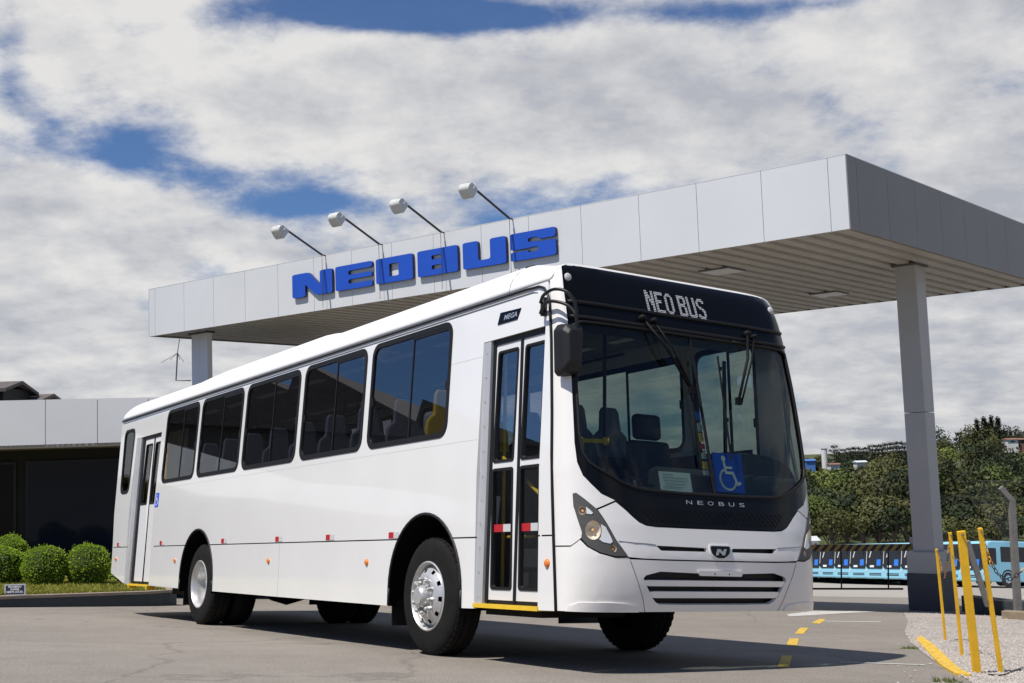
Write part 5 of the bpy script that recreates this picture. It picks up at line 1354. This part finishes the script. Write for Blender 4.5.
a = gp(1004, 619); b = gp(1060, 622); mb = MB(); c = (a+b)/2; mb.box((c.x, c.y, c.z+.06), ((b-a).length, .16, .14), rz=math.atan2(b.y-a.y, b.x-a.x)); w_ = mb.build('timber_edging', WOOD, bevel=.01); tag(w_, 'weathered timber edging at the far side of the gravel', 'edging')
# dark strip at the fence foot
# barrier gate under the canopy
gd = 26.8
barr = thing('barrier_gate', at(905, 600, gd), 'yellow and black striped barrier boom with a hanging rail in front of the blue buses', 'barrier')
A = at(790, 548.2, gd); Bp = at(913, 547.2, gd); dv = (Bp-A); L_ = dv.length; dv.normalize(); n_ = 15; mby, mbb = MB(), MB()
upv = Vector((0, 0, 1)); hh_ = .07
for k in range(n_*2):
    s0, s1 = L_*k/(2*n_), L_*(k+1)/(2*n_); sh = .06
    P = [A+dv*(s0-sh)-upv*hh_, A+dv*(s1-sh)-upv*hh_, A+dv*(s1+sh)+upv*hh_, A+dv*(s0+sh)+upv*hh_]; P += [p+Vector((0, .05, 0)) for p in P]
    (mby if k % 2 else mbb).add(P, [(0, 1, 2, 3), (7, 6, 5, 4), (3, 2, 6, 7), (0, 4, 5, 1), (0, 3, 7, 4), (1, 5, 6, 2)])
OCH = mat('barrier_ochre', (.50, .28, .05), .5)
bo = put(mby.build('boom', OCH), barr); put(mbb.build('boom_stripe', CHB), barr)
mb = MB()
for px in (797, 841, 888): mb.tube([at(px, 551, gd), at(px+.5, 588.5, gd)], .016, 6)
put(mb.build('hanger', BLACK), barr)
mb = MB(); a, b = at(790, 588.7, gd), at(903, 588.9, gd); mb.tube([a, b], .022, 6); put(mb.build('lower_rail', BLACK), barr)
mb = MB(); b = at(913, 547, gd); mb.box((b.x+.1, b.y+.03, (b.z+zg(b.x, b.y))/2), (.25, .25, b.z-zg(b.x, b.y)+.4)); put(mb.build('barrier_cabinet', COLM), barr)

# ------------------------------------------------------------------ fleet of pale blue buses
def fleet_bus():
    r = thing('parked_bus', (0, 0, 0), 'x', 'bus', 'pale blue buses parked in a row')
    Lb, Wb, Hb = 11.0, 2.5, 3.15
    def o(mb, n, m__, par=r, **k):
        q = mb.build(n, m__, par, **k); return q
    # front looks along -y; local x across
    mb = MB(); prof = [(-.0, .30), (-.12, .38), (-.14, 1.0), (.05, 2.6), (.22, 3.05), (.6, 3.15), (Lb-.2, 3.15), (Lb, 2.9), (Lb, .7), (Lb-.8, .30)]
    n_ = len(prof); vs = [(x, y, z) for x in (-1.25, 1.25) for y, z in prof]
    mb.add(vs, [tuple(range(n_))[::-1], tuple(range(n_, 2*n_))]+[(i, (i+1) % n_, n_+(i+1) % n_, n_+i) for i in range(n_)])
    o(mb, 'body', SKYBLUE, bevel=.08)
    def fy(z): return lerp(z, [(.42, 0), (.5, -.12), (1.0, -.14), (2.6, .05), (3.05, .22)])
    mb = MB(); rows = [(1.12, .85), (1.30, 1.08), (2.0, 1.12), (2.6, 1.12), (2.95, 1.06)]
    mb.add([(s*w_, fy(z)-.025-(.06 if 1.2 < z < 2.9 else .03), z) for z, w_ in rows for s in (-1, 0, 1)], [(3*i+j, 3*i+j+1, 3*i+j+4, 3*i+j+3) for i in range(4) for j in range(2)]); ws = o(mb, 'windscreen', FDARK)
    mb = MB(); mb.add([(x, fy(z)-.10, z) for x, z in ((-.25+.5, 1.35), (.25+.5, 1.35), (.25+.5, 1.85), (-.25+.5, 1.85))], [(0, 1, 2, 3)]); o(mb, 'accessibility_sign', mat('fleet_sign_blue', (.03, .18, .65), .5) if 'fleet_sign_blue' not in MATS else MATS['fleet_sign_blue'])
    mb = MB(); mb.add([(x, fy(z)-.10, z) for x, z in ((-.55, 1.22), (-.05, 1.22), (-.05, 1.38), (-.55, 1.38))], [(0, 1, 2, 3)]); o(mb, 'paper_notice', PAPER)
    mb = MB(); mb.add([(x, fy(z)-.10, z) for x, z in ((-.75, 2.0), (-.62, 2.0), (-.45, 2.5), (-.58, 2.5))], [(0, 1, 2, 3)]); mb.add([(x, fy(z)-.10, z) for x, z in ((-1.07, 1.5), (-1.0, 1.5), (-1.0, 2.5), (-1.07, 2.5))], [(0, 1, 2, 3)]); o(mb, 'painted_glint', REFW)  # pale quads paint highlights onto the windscreen
    mb = MB()
    for z0, z1 in ((.58, .64), (.70, .76)): mb.add([(x, fy(z)-.02, z) for x, z in ((-.7, z0), (.7, z0), (.75, z1), (-.75, z1))], [(0, 1, 2, 3)])
    o(mb, 'front_grille', FDARK)
    for s in (-1, 1):
        mb = MB(); mb.add([(s*x, fy(z)-.02, z) for x, z in ((1.2, 1.15), (1.22, .95), (1.0, .80), (.95, .95))], [(0, 1, 2, 3)]); o(mb, 'headlight', REFW)
        mb = MB(); mb.tube([(s*1.22, .1, 2.75), (s*1.36, -.15, 2.7), (s*1.38, -.18, 2.5)], .02, 5); mb.box((s*1.38, -.18, 2.35), (.12, .08, .36)); o(mb, 'side_mirror', FDARK)
        mb = MB(); xs_ = s*1.256
        mb.add([(xs_, y, z) for y, z in ((1.35, 1.7), (10.6, 1.7), (10.6, 2.75), (1.35, 2.75))], [(0, 1, 2, 3)]); sw = o(mb, 'side_windows', FDARK)
        mb = MB()
        for y in (2.95, 4.5, 6.05, 7.6, 9.15): mb.box((xs_+s*.004, y, 2.22), (.004, .07, 1.06))
        q_ = mb.build('window_pillar', SKYBLUE, sw)
        mb = MB(); mb.add([(xs_, y, z) for y, z in ((.12, 1.5), (.95, 1.5), (.95, 2.65), (.22, 2.65))], [(0, 1, 2, 3)]); o(mb, 'cab_window', FDARK)
        for y in (1.95, 7.9):
            mb = MB(); mb.lathe([(.28, .015), (.48, .01), (.5, -.05), (.5, -.28), (.28, -.28)], (s*1.24, y, .5), (s, 0, 0), 20); w_ = o(mb, 'wheel', FDARK, smooth=True)
            mb = MB(); mb.lathe([(0, -.01), (.1, .0), (.2, -.03), (.28, .014)], (s*1.24, y, .5), (s, 0, 0), 16); mb.build('rim', REFW, w_, smooth=True)
            mb = MB(); mb.lathe([(.5, 0), (.62, 0)], (s*1.2535, y, .55), (s, 0, 0), 20); 
            mb.build('wheel_arch', FDARK, r)
    mb = MB(); mb.box((-.65, 1.25*0+.0-.155+.0, .95), (.01, .01, .01))
    return r
proto = fleet_bus()
def copy_tree(o, parent=None):
    c = o.copy(); COL.objects.link(c); c.parent = parent
    if parent: c.matrix_parent_inverse = o.matrix_parent_inverse.copy()
    for ch in o.children: copy_tree(ch, c)
    return c
HA = Vector((-.918, -.397, 0)).normalized()        # the way the buses look
RD = Vector((-.66, 2.55, 0))
# survey: (pixel x of front centre, roof y, base y)
px0, d0_ = 983, 90.0
ordn = ['nearest', 'second', 'third', 'fourth', 'fifth', 'sixth', 'seventh', 'eighth', 'ninth', 'tenth', 'eleventh', 'twelfth']
kids = []
pos0 = at(974, 580, 88.5)
for k in range(12):
    b = proto if k == 0 else copy_tree(proto)
    p = pos0+RD*k
    zz_ = at(850, 578.0, 108).z
    z_near = at(977, 583.5, 90).z; z_far = at(815, 577.5, 116).z; kk = (p.y-90)/(116-90); p.z = z_near+(z_far-z_near)*kk
    up_s = BU.copy(); fwd = (HA-up_s*HA.dot(up_s)).normalized(); yy = -fwd; xx = yy.cross(up_s).normalized()
    b.matrix_world = Matrix(((xx.x, yy.x, up_s.x, p.x), (xx.y, yy.y, up_s.y, p.y), (xx.z, yy.z, up_s.z, p.z), (0, 0, 0, 1)))
    b['label'] = 'pale blue bus parked in the row, nearest one, its long side showing' if k == 0 else 'pale blue bus in the parked row, %s from the right end' % ordn[k]
    kids.append((p.x, p.y, p.z))
# level lot under the fleet
def lotz(x, y):
    kk = (y-90)/(116-90); return at(977, 583.5, 90).z+(at(815, 577.5, 116).z-at(977, 583.5, 90).z)*kk
# ------------------------------------------------------------------ hillside
def crown(mb, base, hgt, rad, rnd, mi, n, leaf, trunk=None, flat=.8):
    """uneven crown of leaf clumps round several lobes"""
    cz = hgt*.62; lobes = []
    for k in range(rnd.randint(7, 11)):
        a = rnd.uniform(0, 6.283); r = rad*rnd.uniform(.1, .62); z = cz+(.30-(r/rad)**2*.75+rnd.uniform(-.12, .06))*hgt*.75
        lobes.append((Vector((r*math.cos(a), r*math.sin(a), z)), rad*rnd.uniform(.34, .58)))
    for k in range(n):
        c, lr = lobes[rnd.randrange(len(lobes))]
        z = rnd.uniform(-.7, 1); ph = rnd.uniform(0, 6.283); s = math.sqrt(max(0, 1-z*z)); d = Vector((s*math.cos(ph), s*math.sin(ph), z*flat))
        p = base+c+d*lr*rnd.uniform(.72, 1.08)
        L_ = leaf*rnd.uniform(.6, 1.35); u = (d+Vector((rnd.gauss(0, .55), rnd.gauss(0, .55), rnd.gauss(0, .4)+.3))).normalized(); a = u.orthogonal().normalized(); a.rotate(Matrix.Rotation(rnd.uniform(0, 6.28), 3, u)); b = u.cross(a)
        mb.add([p-a*L_*.5, p+b*L_*.42+a*L_*.1, p+a*L_*.5+u*L_*.15, p-b*L_*.42], [(0, 1, 2, 3)], mi)
    if trunk is not None:
        trunk.tube([base-Vector((0, 0, .5)), base+Vector((rad*.03, 0, hgt*.35)), base+Vector((0, 0, hgt*.7))], [rad*.06, rad*.045, rad*.02], 6)
        for c, lr in lobes[:5]: trunk.tube([base+Vector((0, 0, hgt*.3)), base+c*.7+Vector((0, 0, hgt*.12)), base+c], [rad*.035, rad*.02, rad*.008], 4)
def pine(mb, base, hgt, rad, rnd, trunk, tiers=5, z0=.55):
    """flat tiered crown on a bare trunk"""
    trunk.tube([base-Vector((0, 0, .5)), base+Vector((0, 0, hgt*.97))], [.22, .10], 6)
    for j in range(tiers):
        t = j/max(1, tiers-1); z = hgt*(z0+(1-z0)*t); r = rad*((1-.55*t*t) if tiers < 5 else (1-.85*t**1.3))*rnd.uniform(.8, 1.15); nb = rnd.randint(7, 9); a0 = rnd.uniform(0, 6)
        for b_ in range(nb):
            a = a0+6.283*b_/nb; d = Vector((math.cos(a), math.sin(a), 0)); rr = r*rnd.uniform(.55, 1.1); e = base+d*rr+Vector((0, 0, z+rr*(.22 if tiers < 5 else .45)+(0 if tiers < 5 else rnd.gauss(0, .35))))
            trunk.tube([base+Vector((0, 0, z)), base+d*rr*.6+Vector((0, 0, z)), e], [.05, .04, .02], 3, cap=False)
            for k in range(38 if tiers < 5 else 30):
                p = e-d*rnd.uniform(0, rr*(.35 if tiers < 5 else .9))+Vector((rnd.gauss(0, .26), rnd.gauss(0, .26), rnd.gauss(.05, .34))); L_ = rnd.uniform(.25, .5)
                u = Vector((rnd.gauss(0, .5), rnd.gauss(0, .5), 1)).normalized(); a_ = u.orthogonal().normalized(); a_.rotate(Matrix.Rotation(rnd.uniform(0, 6.28), 3, u)); c_ = u.cross(a_)
                mb.add([p-a_*L_*.5, p+c_*L_*.4, p+a_*L_*.5, p-c_*L_*.4], [(0, 1, 2, 3)])
LM = [LEAFD, LEAFO, LEAFG]
rnd = random.Random(21); fo = MB(); ftr = MB()
y = 137
while y < 305:
    step = 5.6+(y-130)*.012
    x = -.08*y
    while x < .50*y+10:
        px, py_ = x+rnd.uniform(-2, 2), y+rnd.uniform(-2, 2)
        vis = .20 < px/py_ < .44
        if vis or rnd.random() < .45:
            t = (px/py_-.21)/.2
            dark = (.33 < px/py_ < .50 and 165 < py_ < 232) or (py_ > 266 and px/py_ < .335)
            clear = (px/py_ > .335 and 226 < py_ < 264) or (px/py_ < .30 and 190 < py_ < 215)
            if clear and rnd.random() < .55: x += step*rnd.uniform(.75, 1.15); continue
            h = rnd.choice([rnd.uniform(3.8, 6), rnd.uniform(5.5, 8), rnd.uniform(7, 10.5)])*(.45 if clear else 1)
            if px/py_ < .33 and py_ > 228: h = rnd.uniform(2.6, 4.4) if py_ < 266 else rnd.uniform(3.8, 5.6)
            q_ = rnd.random(); mi = (0 if q_ < .85 else 1) if dark else ((2 if q_ < .8 else 1) if clear else (0 if q_ < .25 else (1 if q_ < .80 else 2)))
            b = Vector((px, py_, zg(px, py_)-.2))
            crown(fo, b, h, h*rnd.uniform(.42, .60), rnd, mi, 700 if vis else 160, .42 if vis else .9)
        x += step*rnd.uniform(.75, 1.15)
    y += step*.8
o = fo.build('forest', LM); o['kind'] = 'stuff'
# trees one can tell apart
def tree_proto(name, h, r, seed, mi, leaf=.36, n=1900):
    rn = random.Random(seed); t = thing(name, (0, 0, 0), 'x', 'tree'); c, tr = MB(), MB()
    crown(c, Vector((0, 0, 0)), h, r, rn, mi, n, leaf, tr); c.build('crown', LM, t); tr.build('trunk', TRUNK, t); return t
def pine_proto(h, r, seed, tiers, z0):
    rn = random.Random(seed); t = thing('pine_tree', (0, 0, 0), 'x', 'tree'); c, tr = MB(), MB()
    pine(c, Vector((0, 0, 0)), h, r, rn, tr, tiers, z0); c.build('crown', LEAFP, t); tr.build('trunk', TRUNK, t); return t
used = set()
def place(pr, px, d, ty, lab, grp, sc=None):
    """stands on the hill in the direction of px, at distance d; ty = pixel height of its top"""
    o = pr if pr.name not in used else copy_tree(pr); used.add(o.name); used.add(pr.name)
    P = at(px, 450, d); b = Vector((P.x, P.y, zg(P.x, P.y))); top = at(px, ty, d).z; o.location = b
    s = (top-b.z)/pr['h']; o.scale = (s*(sc or 1), s*(sc or 1), s); o.rotation_euler = (0, 0, rnd.uniform(0, 6.28))
    o['label'] = lab; o['group'] = grp; o['category'] = 'tree'
br = [tree_proto('broadleaf_tree', 8, 3.8, 31, 1), tree_proto('broadleaf_tree', 8, 3.4, 32, 0), tree_proto('broadleaf_tree', 8, 4.1, 33, 2)]
for b in br: b['h'] = 8.0
labs = ['olive brown broadleaf tree in the front row behind the parked blue buses', 'dark green broadleaf tree in the front row behind the parked blue buses', 'bright green broadleaf tree in the front row behind the parked blue buses']
for k, (px, d, ty, v) in enumerate([(806, 133, 497, 2), (826, 131, 505, 0), (842, 134, 492, 1), (858, 132, 500, 0), (873, 134, 490, 0), (888, 132, 503, 1), (902, 134, 495, 0), (938, 131, 512, 0), (955, 134, 500, 1), (972, 131, 514, 0), (990, 134, 498, 0), (1008, 131, 511, 1), (1026, 134, 500, 0)]):
    place(br[v], px, d, ty, labs[v], ['olive trees', 'dark trees', 'bright trees'][v]+' in the front row')
pn = [pine_proto(12, 2.1, 41, 10, .30), pine_proto(12, 3.2, 42, 4, .55), pine_proto(12, 2.4, 43, 11, .25)]
for b in pn: b['h'] = 12.6
for k, (px, ty, v) in enumerate([(979, 420, 0), (986, 418.5, 2), (993.5, 416.5, 0), (1000, 418.5, 2), (1005.5, 430, 0), (990, 424, 2), (975, 430, 0), (997, 427, 0)]):
    place(pn[v], px, 280+(k % 3)*5, ty, 'tall dark pine in the cluster on the hilltop at the right', 'pines in the hilltop cluster')
for k, (px, ty, v) in enumerate([(960, 433, 1), (970, 429.5, 1)]):
    place(pn[v], px, 282+4*k, ty, 'flat topped pine just left of the hilltop cluster', 'flat topped pines beside the cluster')
for k in range(13):
    px = 838+k*5.6+rnd.uniform(-1.5, 1.5); place(pn[1], px, 285+rnd.uniform(-6, 8), 451-k*.75+rnd.uniform(-1.5, 1.5), 'dark flat topped pine in the row on the left ridge skyline', 'pines on the left ridge', 1.25)
place(pn[1], 834, 292, 446, 'single flat topped pine rising above the left end of the ridge row', 'lone pine')
# small far buildings
def house(px, py_top, py_bot, d, w, lab, wall, roof, name='house', win=True):
    a = at(px, py_bot, d); tp = at(px, py_top, d); h = tp.z-a.z; t = thing(name, Vector((a.x, a.y, a.z-1)), lab, 'house')
    mb = MB(); mb.box((a.x, a.y+1.5, a.z+h*.35-1), (w, 3, h*.7+2)); w_ = put(mb.build('wall', wall), t)
    mb = MB(); z = a.z+h*.70; vs = [(a.x+sx*(w/2+.2), a.y+yy, z+zz) for sx in (-1, 1) for yy, zz in ((-.3, 0), (1.5, h*.3), (3.3, 0))]
    mb.add(vs, [(0, 1, 4, 3), (1, 2, 5, 4), (0, 2, 1), (3, 4, 5), (0, 3, 5, 2)]); put(mb.build('roof', roof), t)
    if win:
        mb = MB(); mb.box((a.x, a.y-.03, a.z+h*.3), (w*.35, .05, h*.3)); put(mb.build('window', FDARK), t)
WALLW = mat('house_white', (.62, .61, .58), .7); RT = mat('roof_tile', (.22, .11, .08), .8); RBL = mat('roof_blue', (.06, .17, .45), .6); RW = mat('roof_white_metal', (.62, .64, .66), .5)
house(816, 537, 549, 128, .6, 'small white hut showing beside the right headlight of the bus', WALLW, RW, 'hut')
house(811, 459, 465, 262, 1.8, 'small blue roofed shed at the left end of the ridge', RBL, RBL, 'shed', False)
house(835.5, 463, 468, 258, 2.0, 'small pinkish house right of the white water tower', WALLW, RT, win=False)
house(862, 460.5, 466, 258, 2.0, 'small white roofed building among trees below the ridge', WALLW, RW, win=False)
house(1013, 438, 443, 262, 2.2, 'red roofed house right of the hilltop pines', WALLW, RT)
house(1023, 438, 443, 268, 2.4, 'reddish house cut by the right picture edge', RT, RT)
a = at(825.5, 475, 262); tp = at(825.5, 449, 262); mb = MB(); mb.lathe([(0, tp.z-a.z), (.62, tp.z-a.z), (.62, 0), (.62, -3)], a, (0, 0, 1), 20)
wt = thing('water_tower', a, 'slim white cylindrical water tower on the left of the ridge', 'water tower'); put(mb.build('tank', WALLW, smooth=False), wt)
mb = MB(); mb.lathe([(.7, 0), (.7, -.12), (.0, -.14)], Vector((a.x, a.y, tp.z+.1)), (0, 0, 1), 20); put(mb.build('lid', GREYP), wt)

# ------------------------------------------------------------------ one object per separate piece
def split_pieces(o, gap=.012):
    me = o.data; n = len(me.vertices); par = list(range(n))
    def find(i):
        while par[i] != i: par[i] = par[par[i]]; i = par[i]
        return i
    for e in me.edges:
        a, b = find(e.vertices[0]), find(e.vertices[1])
        if a != b: par[a] = b
    isl = {}
    for i in range(n): isl.setdefault(find(i), []).append(i)
    if len(isl) < 2 or len(isl) > 120: return
    keys = list(isl); bbs = []
    for k in keys:
        cs = [me.vertices[i].co for i in isl[k]]; bbs.append(([min(c[j] for c in cs)-gap for j in range(3)], [max(c[j] for c in cs)+gap for j in range(3)]))
    g = list(range(len(keys)))
    def f2(i):
        while g[i] != i: g[i] = g[g[i]]; i = g[i]
        return i
    for i in range(len(keys)):
        for j in range(i):
            if all(bbs[i][0][k] <= bbs[j][1][k] and bbs[j][0][k] <= bbs[i][1][k] for k in range(3)): g[f2(i)] = f2(j)
    cl_ = {}
    for i in range(len(keys)): cl_.setdefault(f2(i), []).append(i)
    if len(cl_) < 2: return
    lab_ = [0]*n
    for ci, (k, mem) in enumerate(cl_.items()):
        for i in mem:
            for v in isl[keys[i]]: lab_[v] = ci
    base = o.name.split('.')[0]
    for ci in range(1, len(cl_)):
        c = o.copy(); c.data = me.copy(); c.name = base; COL.objects.link(c)
        bm = bmesh.new(); bm.from_mesh(c.data); bm.verts.ensure_lookup_table()
        bmesh.ops.delete(bm, geom=[v for v in bm.verts if lab_[v.index] != ci], context='VERTS'); bm.to_mesh(c.data); bm.free()
    bm = bmesh.new(); bm.from_mesh(me); bm.verts.ensure_lookup_table()
    bmesh.ops.delete(bm, geom=[v for v in bm.verts if lab_[v.index] != 0], context='VERTS'); bm.to_mesh(me); bm.free()
SPLIT = {'door_surround', 'wheel_arch', 'door_jamb', 'arch_trim', 'waist_seal', 'ceiling_lamp', 'wall_lining', 'grab_poles', 'hand_rail', 'partition', 'plate_bolt', 'hood_crease', 'bumper_seam', 'windscreen_rubber', 'drip_rail', 'panel_seam', 'hanger', 'stake', 'step_edge', 'chassis', 'floor', 'tyre', 'dashboard', 'window_divider', 'roof_seam', 'rivets'}
for o in list(bpy.data.objects):
    if o.type == 'MESH' and o.name.split('.')[0] in SPLIT and not o.children: split_pieces(o)
for a_, b_ in (('grab_poles', 'grab_pole'), ('rivets', 'rivet'), ('wheel_nuts', 'wheel_nuts')):
    for o in list(bpy.data.objects):
        if o.name.split('.')[0] == a_: o.name = b_
